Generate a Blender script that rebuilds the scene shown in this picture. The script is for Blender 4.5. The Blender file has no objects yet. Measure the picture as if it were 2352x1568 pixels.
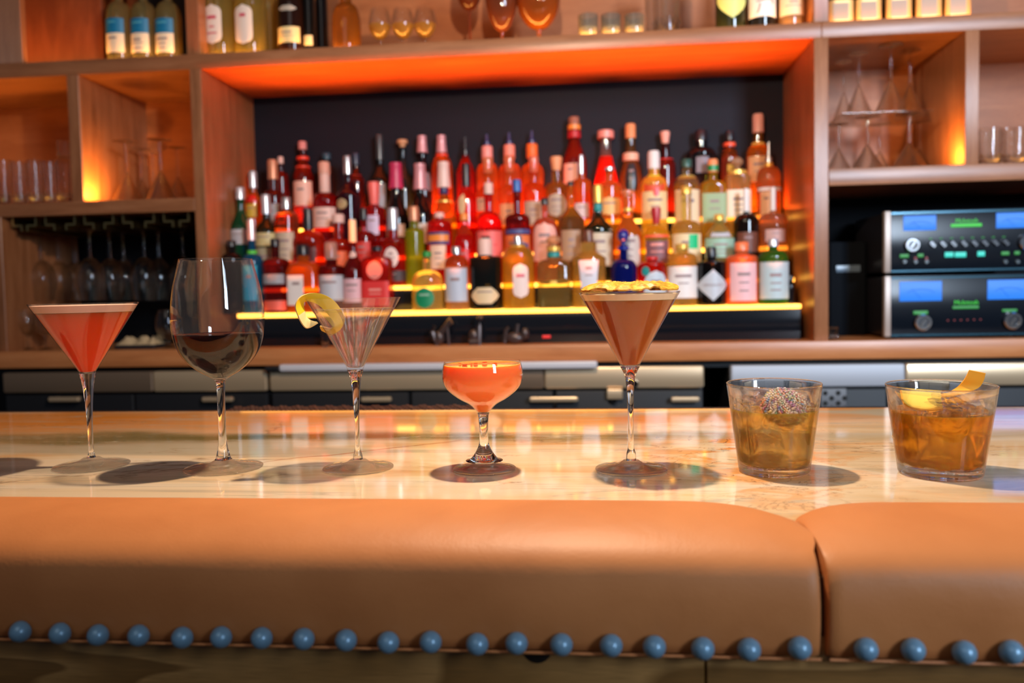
import bpy, math, random
from mathutils import Matrix, Vector
random.seed(7)
PI = math.pi
S = bpy.context.scene
COL = S.collection

# ------------------------------------------------------------------ camera
F = 1900.0; PX0, PY0 = 1176.0, 767.0
BAR = 1.05                       # height of the marble
CAM = Vector((0, 0, BAR + .2013))
RM = Matrix.Rotation(.1026, 3, 'Z') @ Matrix.Rotation(PI/2 - .0521, 3, 'X') @ Matrix.Rotation(-.020, 3, 'Z')
cd = bpy.data.cameras.new('camera'); cam = bpy.data.objects.new('camera', cd); COL.objects.link(cam)
cam.matrix_world = Matrix.Translation(CAM) @ RM.to_4x4()
cd.sensor_width = 36; cd.lens = F/2352*36; cd.shift_y = -17/2352
cd.clip_start = .02
cd.dof.use_dof = True; cd.dof.focus_distance = .935; cd.dof.aperture_fstop = 4.0
S.camera = cam

def ray(px, py):
    return RM @ Vector(((px-PX0)/F, -(py-PY0)/F, -1))
def at(px, py, Y):
    d = ray(px, py); return CAM + d*(Y/d.y)
def atz(px, py, z):
    d = ray(px, py); return CAM + d*((z-CAM.z)/d.z)
def ppm(P):                      # photograph pixels per metre at P
    return F/(-(RM.transposed() @ (Vector(P)-CAM)).z)

# ------------------------------------------------------------------ view, world, lights
S.view_settings.view_transform = 'Standard'; S.view_settings.look = 'None'
S.view_settings.gamma = 1; S.view_settings.use_curve_mapping = False
S.view_settings.exposure = 0.0
cy = S.cycles
cy.max_bounces = 14; cy.transmission_bounces = 12; cy.transparent_max_bounces = 24
cy.glossy_bounces = 5; cy.diffuse_bounces = 3
cy.caustics_reflective = False; cy.caustics_refractive = True
cy.sample_clamp_indirect = 4.0; cy.blur_glossy = .5
w = bpy.data.worlds.new('world'); S.world = w; w.use_nodes = True
bg = w.node_tree.nodes['Background']; bg.inputs[0].default_value = (.42, .50, .66, 1); bg.inputs[1].default_value = .09

def area(name, loc, target, sx, sy, power, col, spread=PI):
    l = bpy.data.lights.new(name, 'AREA'); l.shape = 'RECTANGLE'; l.size = sx; l.size_y = sy
    l.energy = power; l.color = col; l.spread = spread
    o = bpy.data.objects.new(name, l); COL.objects.link(o); o.location = loc
    o.rotation_euler = (Vector(target)-Vector(loc)).to_track_quat('-Z', 'Y').to_euler(); return o
def point(name, loc, r, power, col):
    l = bpy.data.lights.new(name, 'POINT'); l.shadow_soft_size = r; l.energy = power; l.color = col
    o = bpy.data.objects.new(name, l); COL.objects.link(o); o.location = loc; return o
KP = atz(1250, 1060, BAR)
point('pendant_light', (KP.x, KP.y+.06, BAR+.95), .018, 58, (1, .77, .55))
area('window_light', (1.85, -1.1, 2.3), (1.0, 2.35, 1.7), .5, 1.2, 38, (.68, .82, 1), math.radians(84))
area('ceiling_fill_light', (-.6, -.9, 3.0), (0, 1.2, 1.2), 1.6, 1.2, 5, (1, .92, .84))
LEDC = (1, .40, .07)

# ------------------------------------------------------------------ materials
def nt(name):
    m = bpy.data.materials.new(name); m.use_nodes = True; t = m.node_tree
    return m, t, t.nodes['Principled BSDF'], t.nodes['Material Output']
def pbr(name, col, rough=.5, metal=0, spec=.5, **kw):
    m, t, b, o = nt(name)
    b.inputs['Base Color'].default_value = (*col, 1); b.inputs['Roughness'].default_value = rough
    b.inputs['Metallic'].default_value = metal; b.inputs['Specular IOR Level'].default_value = spec
    for k, v in kw.items(): b.inputs[k.replace('_', ' ')].default_value = v
    return m
def emit(name, col, s):
    m, t, b, o = nt(name)
    b.inputs['Base Color'].default_value = (.02, .02, .02, 1)
    b.inputs['Emission Color'].default_value = (*col, 1); b.inputs['Emission Strength'].default_value = s
    return m
def L(t, a, ao, b, bi): t.links.new(a.outputs[ao], b.inputs[bi])
def N(t, ty, **kw):
    n = t.nodes.new(ty)
    for k, v in kw.items(): setattr(n, k, v)
    return n
def mixrgb(t, fac, a, b):
    n = N(t, 'ShaderNodeMix', data_type='RGBA')
    for sock, v in ((0, fac), (6, a), (7, b)):
        if isinstance(v, tuple): n.inputs[sock].default_value = v if len(v) == 4 else (*v, 1)
        elif isinstance(v, (int, float)): n.inputs[sock].default_value = v
        else: t.links.new(v, n.inputs[sock])
    return n.outputs[2]
def ramp(t, src, *stops):
    n = N(t, 'ShaderNodeValToRGB'); e = n.color_ramp.elements
    for i, (p, c) in enumerate(stops):
        el = e[i] if i < 2 else e.new(p)
        el.position = p; el.color = (*c, 1) if isinstance(c, tuple) else (c, c, c, 1)
    t.links.new(src, n.inputs[0]); return n.outputs[0]
def wpos(t, scale=(1, 1, 1), loc=(0, 0, 0), rot=(0, 0, 0)):
    g = N(t, 'ShaderNodeNewGeometry'); mp = N(t, 'ShaderNodeMapping')
    mp.inputs['Scale'].default_value = scale; mp.inputs['Location'].default_value = loc; mp.inputs['Rotation'].default_value = rot
    t.links.new(g.outputs['Position'], mp.inputs['Vector']); return mp.outputs[0]
def noise(t, vec, scale, detail=4, dist=0, rough=.5):
    n = N(t, 'ShaderNodeTexNoise'); n.inputs['Scale'].default_value = scale; n.inputs['Detail'].default_value = detail
    n.inputs['Distortion'].default_value = dist; n.inputs['Roughness'].default_value = rough
    t.links.new(vec, n.inputs['Vector']); return n.outputs[0]
def bump(t, b, h, strength, dist=.001):
    n = N(t, 'ShaderNodeBump'); n.inputs['Strength'].default_value = strength; n.inputs['Distance'].default_value = dist
    t.links.new(h, n.inputs['Height']); t.links.new(n.outputs[0], b.inputs['Normal'])

def wood(name, c0, c1, c2, scale=(1.2, 14, 14), rough=.36, spec=.5):
    m, t, b, o = nt(name)
    v = wpos(t, scale); n = noise(t, v, 3.2, 6, .6)
    v2 = wpos(t, (scale[0]*6, scale[1]*7, scale[2]*7)); n2 = noise(t, v2, 4, 3)
    c = ramp(t, n, (.3, c0), (.5, c1), (.72, c2))
    c = mixrgb(t, .25, c, ramp(t, n2, (.3, c0), (.7, c2)))
    t.links.new(c, b.inputs['Base Color']); b.inputs['Roughness'].default_value = rough
    b.inputs['Specular IOR Level'].default_value = spec
    bump(t, b, n2, .15); return m
W_H = wood('oak_shelf', (.20, .070, .026), (.29, .108, .043), (.37, .155, .070), (1.2, 14, 14))
W_V = wood('oak_upright', (.20, .070, .026), (.29, .108, .043), (.37, .155, .070), (14, 14, 1.2))
W_BACK = wood('oak_back', (.28, .085, .022), (.35, .115, .034), (.41, .145, .048), (2, 5, 9), .5)
NAVY = pbr('navy_panel', (.0055, .0065, .013), .65, 0, .2)
BLACK = pbr('black_paint', (.009, .009, .011), .5, 0, .3)
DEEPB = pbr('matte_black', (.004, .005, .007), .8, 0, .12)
GLOSSB = pbr('black_gloss', (.006, .007, .010), .10, 0, .35)
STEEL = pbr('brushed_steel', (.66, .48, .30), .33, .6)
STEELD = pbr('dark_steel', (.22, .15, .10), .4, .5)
CHROME = pbr('chrome', (.8, .8, .82), .12, 1)
BRASS = pbr('brass', (.62, .45, .18), .3, 1)
BRONZE = pbr('dark_bronze', (.07, .045, .04), .35, .4)
LED = emit('led_edge', (1, .40, .05), 5.5)
LEDTOP = emit('led_acrylic', (1, .48, .07), 4.0)

def glass_real(name, col=(1, 1, 1), ior=1.47, rough=0):
    m, t, b, o = nt(name); t.nodes.remove(b)
    g = N(t, 'ShaderNodeBsdfGlass'); g.inputs['Color'].default_value = (*col, 1)
    g.inputs['IOR'].default_value = ior; g.inputs['Roughness'].default_value = rough
    t.links.new(g.outputs[0], o.inputs['Surface']); return m
GLASS = glass_real('crystal_glass', (.985, .99, .99))
def liquid(name, col, dcol, f, ior=1.34, trans=.6):
    """a drink: refraction mixed with the scattering of what floats in it"""
    m, t, b, o = nt(name); t.nodes.remove(b)
    g = N(t, 'ShaderNodeBsdfRefraction'); g.inputs['Color'].default_value = (*col, 1)
    g.inputs['IOR'].default_value = ior; g.inputs['Roughness'].default_value = .0
    d = N(t, 'ShaderNodeBsdfDiffuse'); d.inputs['Color'].default_value = (*dcol, 1)
    tr = N(t, 'ShaderNodeBsdfTranslucent'); tr.inputs['Color'].default_value = (*dcol, 1)
    m1 = N(t, 'ShaderNodeMixShader'); m1.inputs[0].default_value = trans
    L(t, d, 0, m1, 1); L(t, tr, 0, m1, 2)
    m2 = N(t, 'ShaderNodeMixShader'); m2.inputs[0].default_value = f
    L(t, g, 0, m2, 1); L(t, m1, 0, m2, 2)
    gl = N(t, 'ShaderNodeBsdfGlossy'); gl.inputs['Roughness'].default_value = .03
    fr = N(t, 'ShaderNodeFresnel'); fr.inputs['IOR'].default_value = ior
    m3 = N(t, 'ShaderNodeMixShader'); L(t, fr, 0, m3, 0); L(t, m2, 0, m3, 1); L(t, gl, 0, m3, 2)
    t.links.new(m3.outputs[0], o.inputs['Surface']); return m
def schlick(t, f0=.045):
    """mirror share of a glass surface, the same from either side"""
    lw = N(t, 'ShaderNodeLayerWeight'); lw.inputs['Blend'].default_value = .5
    p = N(t, 'ShaderNodeMath', operation='POWER'); L(t, lw, 1, p, 0); p.inputs[1].default_value = 5
    q = N(t, 'ShaderNodeMath', operation='MULTIPLY_ADD'); L(t, p, 0, q, 0); q.inputs[1].default_value = .95; q.inputs[2].default_value = f0
    return q
def cloudy(name, col, rad, rough=.04):
    m, t, b, o = nt(name)
    b.inputs['Base Color'].default_value = (*col, 1); b.inputs['Roughness'].default_value = rough
    b.inputs['Subsurface Weight'].default_value = 1; b.inputs['Subsurface Radius'].default_value = rad; b.inputs['Subsurface Scale'].default_value = 1
    b.inputs['IOR'].default_value = 1.34; return m
_bm = {}
def bmat(col, t_=.35, rough=.06, refr=False, f0=.045):
    """coloured bottle glass with what it holds: scatters, lets light through, mirrors"""
    k = (tuple(col), t_, rough, refr, f0)
    if k in _bm: return _bm[k]
    m, t, b, o = nt('bottle_glass'); t.nodes.remove(b)
    d = N(t, 'ShaderNodeBsdfDiffuse'); d.inputs['Color'].default_value = (*col, 1)
    tr = N(t, 'ShaderNodeBsdfTranslucent'); tr.inputs['Color'].default_value = (*col, 1)
    m1 = N(t, 'ShaderNodeMixShader'); m1.inputs[0].default_value = .65
    L(t, d, 0, m1, 1); L(t, tr, 0, m1, 2)
    tp = N(t, 'ShaderNodeBsdfRefraction' if refr else 'ShaderNodeBsdfTransparent')
    if refr: tp.inputs['IOR'].default_value = 1.30; tp.inputs['Roughness'].default_value = .02
    tp.inputs['Color'].default_value = (*[min(1, c**.5*1.02) for c in col], 1)
    m2 = N(t, 'ShaderNodeMixShader'); m2.inputs[0].default_value = min(.9, t_+.22) if refr else t_
    L(t, m1, 0, m2, 1); L(t, tp, 0, m2, 2)
    gl = N(t, 'ShaderNodeBsdfGlossy'); gl.inputs['Roughness'].default_value = rough
    fr = schlick(t, f0)
    m3 = N(t, 'ShaderNodeMixShader'); L(t, fr, 0, m3, 0); L(t, m2, 0, m3, 1); L(t, gl, 0, m3, 2)
    t.links.new(m3.outputs[0], o.inputs['Surface']); _bm[k] = m; return m
_pm = {}
def pm(col, rough=.5, metal=0):
    k = (tuple(col), rough, metal)
    if k not in _pm: _pm[k] = pbr('paint', col, rough, metal)
    return _pm[k]
def glass_soft(name, f, ior=1.47):
    m, t, b, o = nt(name); t.nodes.remove(b)
    g = N(t, 'ShaderNodeBsdfGlass'); g.inputs['Color'].default_value = (.985, .99, .98, 1); g.inputs['IOR'].default_value = ior
    g.inputs['Roughness'].default_value = 0
    tp = N(t, 'ShaderNodeBsdfTransparent'); m2 = N(t, 'ShaderNodeMixShader'); m2.inputs[0].default_value = f
    L(t, g, 0, m2, 1); L(t, tp, 0, m2, 2); t.links.new(m2.outputs[0], o.inputs['Surface']); return m
TUMG = glass_soft('tumbler_glass', .35); FOOTM = glass_soft('foot_glass', .42)
BOWLG = bmat((.985, .99, .99), .99, .005)
THIN = glass_soft('clear_glass', .30)
AMBERG = bmat((.62, .22, .04), .6, .04)

# ------------------------------------------------------------------ mesh helpers
class MB:
    def __init__(s): s.v = []; s.f = []; s.m = []
    def add(s, vs, fs, mi=0):
        b = len(s.v); s.v += [tuple(v) for v in vs]
        s.f += [tuple(i+b for i in f) for f in fs]; s.m += [mi]*len(fs); return s
    def box(s, x0, x1, y0, y1, z0, z1, mi=0, bev=0):
        if bev <= 0:
            return s.add([(x0,y0,z0),(x1,y0,z0),(x1,y1,z0),(x0,y1,z0),(x0,y0,z1),(x1,y0,z1),(x1,y1,z1),(x0,y1,z1)],
                  [(0,3,2,1),(4,5,6,7),(0,1,5,4),(1,2,6,5),(2,3,7,6),(3,0,4,7)], mi)
        # chamfered box: three nested rings per level
        b = min(bev, (x1-x0)/2.01, (y1-y0)/2.01, (z1-z0)/2.01)
        def ring(d, z): return [(x0+d+b,y0+d,z),(x1-d-b,y0+d,z),(x1-d,y0+d+b,z),(x1-d,y1-d-b,z),(x1-d-b,y1-d,z),(x0+d+b,y1-d,z),(x0+d,y1-d-b,z),(x0+d,y0+d+b,z)]
        R = [ring(b*.6, z0), ring(0, z0+b), ring(0, z1-b), ring(b*.6, z1)]
        vs = sum(R, []); fs = [tuple(range(7, -1, -1)), tuple(range(24, 32))]
        for k in range(3):
            for i in range(8): fs.append((k*8+i, k*8+(i+1)%8, k*8+8+(i+1)%8, k*8+8+i))
        return s.add(vs, fs, mi)
    def lathe(s, prof, n=32, c=(0, 0, 0), rf=None, mi=0, close=False, mif=None):
        """prof: list of (r, z); rf(theta, z, i) scales the radius"""
        base = len(s.v); idx = []
        for i, (r, z) in enumerate(prof):
            if r < 1e-6: idx.append([len(s.v)]*n); s.v.append((c[0], c[1], c[2]+z)); continue
            row = []
            for k in range(n):
                a = 2*PI*k/n; q = r*(rf(a, z, i) if rf else 1)
                row.append(len(s.v)); s.v.append((c[0]+q*math.cos(a), c[1]+q*math.sin(a), c[2]+z))
            idx.append(row)
        rng = range(len(prof)) if close else range(len(prof)-1)
        for i in rng:
            A, B = idx[i], idx[(i+1) % len(prof)]
            for k in range(n):
                k2 = (k+1) % n; q = [A[k], A[k2], B[k2], B[k]]
                u = []
                for x in q:
                    if x not in u: u.append(x)
                if len(u) > 2: s.f.append(tuple(u)); s.m.append(mif(i) if mif else mi)
        return s
    def tube(s, pts, r, n=8, mi=0, cap=True):
        pts = [Vector(p) for p in pts]; rings = []
        rr = r if isinstance(r, (list, tuple)) else [r]*len(pts)
        for i, p in enumerate(pts):
            t = (pts[min(i+1, len(pts)-1)]-pts[max(i-1, 0)]).normalized()
            u = t.cross(Vector((0, 0, 1))); u = t.cross(Vector((1, 0, 0))) if u.length < .05 else u
            u.normalize(); v = t.cross(u)
            rings.append([p+(u*math.cos(2*PI*k/n)+v*math.sin(2*PI*k/n))*rr[i] for k in range(n)])
        vs = sum(rings, []); fs = []
        for i in range(len(pts)-1):
            for k in range(n): fs.append((i*n+k, i*n+(k+1)%n, (i+1)*n+(k+1)%n, (i+1)*n+k))
        if cap: fs += [tuple(range(n-1, -1, -1)), tuple(range((len(pts)-1)*n, len(pts)*n))]
        return s.add(vs, fs, mi)
    def ball(s, c, r, n=10, mi=0, sq=(1, 1, 1)):
        m = max(4, n//2); b = MB()
        b.lathe([(r*math.sin(PI*i/m), -r*math.cos(PI*i/m)) if 0 < i < m else (0, -r*math.cos(PI*i/m)) for i in range(m+1)], n)
        return s.add([(c[0]+v[0]*sq[0], c[1]+v[1]*sq[1], c[2]+v[2]*sq[2]) for v in b.v], b.f, mi)
    def grid(s, rows, mi=0, closeu=False):
        n = len(rows[0]); vs = sum([list(r) for r in rows], []); fs = []
        for i in range(len(rows)-1):
            for k in range(n if closeu else n-1): fs.append((i*n+k, i*n+(k+1)%n, (i+1)*n+(k+1)%n, (i+1)*n+k))
        return s.add(vs, fs, mi)
    def xf(s, M):
        s.v = [tuple(M @ Vector(v)) for v in s.v]; return s
    def mesh(s, name, mats, smooth=True, ang=35):
        me = bpy.data.meshes.new(name); me.from_pydata(s.v, [], s.f)
        for m in (mats if isinstance(mats, (list, tuple)) else [mats]): me.materials.append(m)
        me.polygons.foreach_set('material_index', s.m)
        if smooth:
            me.polygons.foreach_set('use_smooth', [True]*len(s.f)); me.set_sharp_from_angle(angle=math.radians(ang))
        me.update(); return me
    def obj(s, name, mats, parent=None, loc=(0, 0, 0), smooth=True, ang=35):
        o = bpy.data.objects.new(name, s.mesh(name, mats, smooth, ang)); COL.objects.link(o)
        o.location = loc; o.parent = parent; return o
def thing(name, label, cat, loc=(0, 0, 0), group=None):
    o = bpy.data.objects.new(name, None); COL.objects.link(o); o.location = loc; o.empty_display_size = .02
    return tag(o, label, cat, group)
def tag(o, label, cat, group=None):
    o['label'] = label; o['category'] = cat
    if group: o['group'] = group
    return o
def structure(o): o['kind'] = 'structure'; return o
def copytree(src, loc, label=None):
    r = src.copy(); COL.objects.link(r); r.location = loc
    if label: r['label'] = label
    for ch in src.children:
        c = ch.copy(); COL.objects.link(c); c.parent = r
        for g in ch.children:
            d = g.copy(); COL.objects.link(d); d.parent = c
    return r
def smoothprof(pts, k=6):
    """Catmull-Rom through (r, z) points"""
    out = []
    for i in range(len(pts)-1):
        p0 = pts[max(i-1, 0)]; p1 = pts[i]; p2 = pts[i+1]; p3 = pts[min(i+2, len(pts)-1)]
        for j in range(k):
            t = j/k
            out.append(tuple(max(0, .5*((2*p1[a])+(-p0[a]+p2[a])*t+(2*p0[a]-5*p1[a]+4*p2[a]-p3[a])*t*t+(-p0[a]+3*p1[a]-3*p2[a]+p3[a])*t**3)) if a == 0 else
                      .5*((2*p1[a])+(-p0[a]+p2[a])*t+(2*p0[a]-5*p1[a]+4*p2[a]-p3[a])*t*t+(-p0[a]+3*p1[a]-3*p2[a]+p3[a])*t**3) for a in (0, 1)))
    out.append(tuple(pts[-1])); return out
def text_mesh(body, size, align='CENTER'):
    c = bpy.data.curves.new('t', 'FONT'); c.body = body; c.size = size; c.align_x = align; c.resolution_u = 2
    c.extrude = .0004
    o = bpy.data.objects.new('t', c); me = bpy.data.meshes.new_from_object(o)
    v = [tuple(q.co) for q in me.vertices]; f = [tuple(p.vertices) for p in me.polygons]
    bpy.data.objects.remove(o); bpy.data.curves.remove(c); bpy.data.meshes.remove(me); return v, f

# ================================================================== THE SETTING
YF, YB = 2.35, 2.74              # front of the shelving, its back
floor = structure(MB().box(-4, 4, -3, 3.2, -.04, 0).obj('floor', wood('dark_floor', (.05, .03, .02), (.08, .045, .03), (.1, .06, .04), (2, 9, 9), .4)))
wall = structure(MB().box(-3.2, 3.2, YB+.04, YB+.14, 0, 3.3).obj('wall_back', pbr('dark_wall', (.03, .022, .02), .7)))

# ------------------------------------------------------------------ shelving
sh = thing('back_bar_shelving', 'built-in oak shelving with open cells and large lit bottle niche behind the bar', 'shelving', (0, YF, 0))
def X(px, py, Y=YF): return at(px, py, Y).x
def Z(px, py, Y=YF): return at(px, py, Y).z
zc1 = Z(1176, 791.5); zc0 = Z(1176, 831)          # counter top and its lower edge
zt1 = (Z(600, 119.5)+Z(1500, 66))/2; zt0 = zt1-.043       # upper shelf
zl1 = Z(230, 460.5); zl0 = Z(230, 491)             # left lower shelf
zr1 = Z(2100, 381); zr0 = Z(2100, 420)             # right lower shelf
ZTOP = zt1+.55
u0 = (X(159, 320), X(186, 320)); u1 = (X(441, 320), X(467, 320)); u2 = (X(1870, 400), X(1903, 400)); u3 = (X(2217, 210), X(2249, 210))
XL = X(8, 640)-.0; XR = X(2352, 400)+.35
def P(name, m, *b, bev=.0015, label=None):
    x0, x1, y0, y1, z0, z1 = b
    o = MB().box(x0, x1, y0-YF, y1-YF, z0, z1, bev=bev).obj(name, m, sh)
    if label: o['label'] = label
    return o
def V(name, xs, z0, z1, yb=YB): return P(name, W_V, xs[0], xs[1], YF, yb, z0, z1)
V('upright', u0, zl1, zt0); V('upright', u1, zc1, zt0); V('upright', u2, zc1, zt0); V('upright', u3, zr1, zt0)
V('upright', (XL-.045, XL), zc1, zl0); V('upright', (XR, XR+.04), zc1, zt0)
P('shelf', W_H, XL-.3, u2[0]+.02, YF, YB, zt1-.043, zt1)
P('shelf', W_H, u2[0]+.0205, XR+.04, YF, YB, zt1-.043, zt1)
P('shelf', W_H, XL-.3, u1[0]-.0005, YF, YB, zl0, zl1); P('shelf', W_H, u2[1]+.0005, XR, YF, YB, zr0, zr1)
ua = (X(427, 60), X(456, 60)); V('upright', ua, zt1, ZTOP); V('upright', u2, zt1, ZTOP)
P('shelf', W_H, XL-.3, XR+.04, YF, YB, ZTOP, ZTOP+.04)
BT = .018
P('back_panel', NAVY, u1[1], u2[0], YB-BT, YB, zc1, zt0, bev=0, label='matte dark navy panel behind the bottles')
P('back_panel', W_BACK, XL-.3, u1[0], YB-BT, YB, zl1, zt0, bev=0)
P('back_panel', W_BACK, u2[1], XR, YB-BT, YB, zr1, zt0, bev=0)
P('back_panel', W_BACK, ua[1], XR, YB-BT, YB, zt1, ZTOP, bev=0)
P('back_panel', BLACK, XL-.3, ua[0], YB-BT, YB, zt1, ZTOP, bev=0, label='black panel')
P('back_panel', DEEPB, XL, u1[0], YB-BT, YB, zc1, zl0, bev=0, label='black panel behind the hanging glasses')
P('back_panel', DEEPB, u2[1], XR, YB-BT, YB, zc1, zr0, bev=0, label='black panel behind the amplifiers')
xa, xb = X(44, 80), X(238, 80)
RUST = wood('rust_panel', (.15, .03, .008), (.20, .045, .012), (.27, .065, .02), (9, 9, 1.5), .45)
P('side_panel', RUST, X(44, 80, 2.5)-.01, X(236, 80, 2.5), 2.5, YB-BT, zt1, ZTOP, bev=.001, label='rust orange stained panel')
fl = MB(); x = XL-.28
while x < xa:
    fl.box(x, x+.0085, 0, .006, zt1, ZTOP, bev=.002); x += .0105
fl.box(XL-.3, xa+.001, .006, .03, zt1, ZTOP)
o = fl.obj('fluted_panel', W_V, sh); o['kind'] = 'stuff'; o['label'] = 'grey brown panel of fine vertical flutes'

# worktop under the shelving
ct = thing('back_counter', 'long oak worktop under the shelving and lit bottle steps', 'counter', (0, YF, zc0))
YC = 2.325
n = 6; xs = [XL-.35+(XR+.1-XL+.35)*i/n for i in range(n+1)]
MB().box(XL-.35, XR+.1, YC-YF, YB-YF, 0, zc1-zc0, bev=.002).obj('worktop', wood('oak_worktop', (.38, .125, .038), (.50, .175, .056), (.58, .23, .085)), ct)
MB().box(XL-.35, XR+.1, YC+.04-YF, YB-YF, -.022, 0).obj('underside_rail', BLACK, ct)

# ------------------------------------------------------------------ fridges below the worktop
def bx(nm, m, parent, org, x0, x1, y0, y1, z0, z1, bev=.002, label=None):
    o = MB().box(x0-org[0], x1-org[0], y0-org[1], y1-org[1], z0-org[2], z1-org[2], bev=bev).obj(nm, m, parent)
    if label: o['label'] = label
    return o
def knob_mb(r, d, n=20):
    b = MB().lathe([(0, 0), (r, 0), (r, d*.7), (r*.85, d), (0, d)], n); b.xf(Matrix.Rotation(PI/2, 4, 'X')); return b
FY = 2.315
zs1, zs0 = Z(1176, 845, FY), Z(1176, 893, FY); zd0 = .12
def fridge(name, label, px0, px1, bands, handles, dark=False):
    x0, x1 = X(px0, 860, FY), X(px1, 860, FY)
    org = ((x0+x1)/2, FY, 0)
    t = thing(name, label, 'fridge', org)
    bx('cabinet', BLACK, t, org, x0, x1, FY+.03, YB-.02, .0, zc0-.024, bev=.003)
    for (a, b, m) in bands:
        bx('top_band', m, t, org, X(a, 868, FY)+.001, X(b, 868, FY)-.001, FY, FY+.03, zs0, zs1, bev=.004)
    nd = len(handles)
    for i, (a, b) in enumerate(handles):
        c = X((a+b)/2, 900, FY); dx0 = x0+(x1-x0)*i/nd; dx1 = x0+(x1-x0)*(i+1)/nd
        d = bx('door', BLACK, t, org, dx0+.003, dx1-.003, FY+.006, FY+.03, zd0, zs0-.008, bev=.003)
        xa, xb = X(a, 912, FY), X(b, 912, FY); zh = Z(a, 915, FY)
        h = MB().box(xa-org[0], xb-org[0], -.022, -.006, zh-.007, zh+.006, bev=.003)
        h.box(xa-org[0]+.01, xa-org[0]+.02, -.008, .008, zh-.005, zh+.005); h.box(xb-org[0]-.02, xb-org[0]-.01, -.008, .008, zh-.005, zh+.005)
        h.obj('handle', BLACK if dark else STEEL, d)
    return t, org
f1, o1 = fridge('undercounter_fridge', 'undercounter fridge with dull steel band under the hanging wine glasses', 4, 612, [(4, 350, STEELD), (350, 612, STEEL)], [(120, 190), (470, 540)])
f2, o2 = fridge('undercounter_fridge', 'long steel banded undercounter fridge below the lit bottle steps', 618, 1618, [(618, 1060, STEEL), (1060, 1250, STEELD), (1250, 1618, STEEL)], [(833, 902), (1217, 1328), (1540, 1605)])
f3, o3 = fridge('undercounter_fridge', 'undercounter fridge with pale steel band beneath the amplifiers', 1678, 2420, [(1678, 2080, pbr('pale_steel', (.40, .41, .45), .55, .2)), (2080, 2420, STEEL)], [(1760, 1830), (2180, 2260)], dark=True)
for px in (1392, 1440):      # latch and lock on the middle fridge
    q = at(px+18, 918 if px == 1392 else 880, FY)
    k = knob_mb(.011, .014); k.obj('lock', CHROME, f2, (q.x-o2[0], FY+.006-o2[1]-.0, q.z))
q0, q1 = at(1394, 893, FY), at(1430, 915, FY)
bx('latch', STEEL, f2, o2, q0.x, q1.x, FY-.012, FY+.01, q1.z, q0.z)
# vent grille of the fridge beneath the amplifiers
g0, g1 = at(1884, 892, FY), at(1944, 935, FY)
vg = bx('vent_grille', pbr('grille_grey', (.10, .10, .11), .5), f3, o3, g0.x, g1.x, FY-.004, FY+.005, g1.z-.03, g0.z)
gh = MB()
for i in range(4):
    for j in range(5):
        if (i+j) % 2 == 0:
            b = MB().lathe([(0, 0), (.0065, 0), (.0065, .0012), (0, .0012)], 12).xf(Matrix.Rotation(PI/2, 4, 'X'))
            cx = g0.x+.012+i*.017-o3[0]; cz = g0.z-.012-j*.014
            gh.add([(v[0]+cx, v[1]-.0042, v[2]+cz) for v in b.v], b.f)
o = gh.obj('vent_hole', pm((.004, .004, .004), .8), vg); o['kind'] = 'stuff'
# pale lid lying under the worktop edge
a0, a1 = at(640, 848, 2.29), at(1372, 838, 2.29)
ld = thing('cutting_board', 'long pale grey board pushed under the worktop edge above the steel bands', 'board', ((a0.x+a1.x)/2, 2.29, a0.z-.006))
MB().box(-(a1.x-a0.x)/2, (a1.x-a0.x)/2, 0, .03, 0, .019, bev=.004).obj('board', pbr('pale_board', (.55, .52, .55), .35), ld)
MB().box(-(a1.x-a0.x)/2-.045, -(a1.x-a0.x)/2-.0005, 0.002, .03, .0, .014, bev=.004).obj('end_grip', BLACK, ld)

# ------------------------------------------------------------------ lit bottle steps
TY = [2.415, 2.495, 2.575, 2.655, YB-BT]        # front edges
tz = [Z(1400, 706, TY[0]), Z(1400, 646, TY[1]), Z(1400, 575, TY[2]), Z(1400, 505, TY[3])]
sx0, sx1 = u1[1]+.055, X(1840, 708, TY[0])
st = thing('bottle_steps', 'black four-step bottle display with glowing yellow edges in the niche', 'display', ((sx0+sx1)/2, TY[0], zc1))
SC = (sx0+sx1)/2
for i in range(4):
    zb = 0 if i == 0 else tz[i-1]-zc1+.0005
    MB().box(sx0-SC, sx1-SC, TY[i]-TY[0]+.004, YB-BT-TY[0]-.001, zb, tz[i]-zc1-.0125, bev=.001).obj('riser', GLOSSB, st)
    MB().box(sx0-SC, sx1-SC, TY[i]-TY[0]+.006, TY[i+1]-TY[0]+(.002 if i < 3 else -.002), tz[i]-zc1-.012, tz[i]-zc1, bev=0).obj('light_panel', LEDTOP, st)
    for (a, b) in ((sx0, X(1091, 722, TY[0])-.002), (X(1091, 722, TY[0])+.002, sx1)):
        MB().box(a-SC, b-SC, TY[i]-TY[0]-.002, TY[i]-TY[0]+.0055, tz[i]-zc1-.0115, tz[i]-zc1, bev=.001).obj('glowing_edge', LED, st)
# red power light and reflected strip on the riser
q = at(1255, 773, TY[0])
MB().box(-.012, .012, -.0015, .003, -.004, .004, bev=.001).obj('indicator_light', emit('red_lamp', (1, .01, .01), 1.0), st, (q.x-SC, .003, q.z-zc1))
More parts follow.
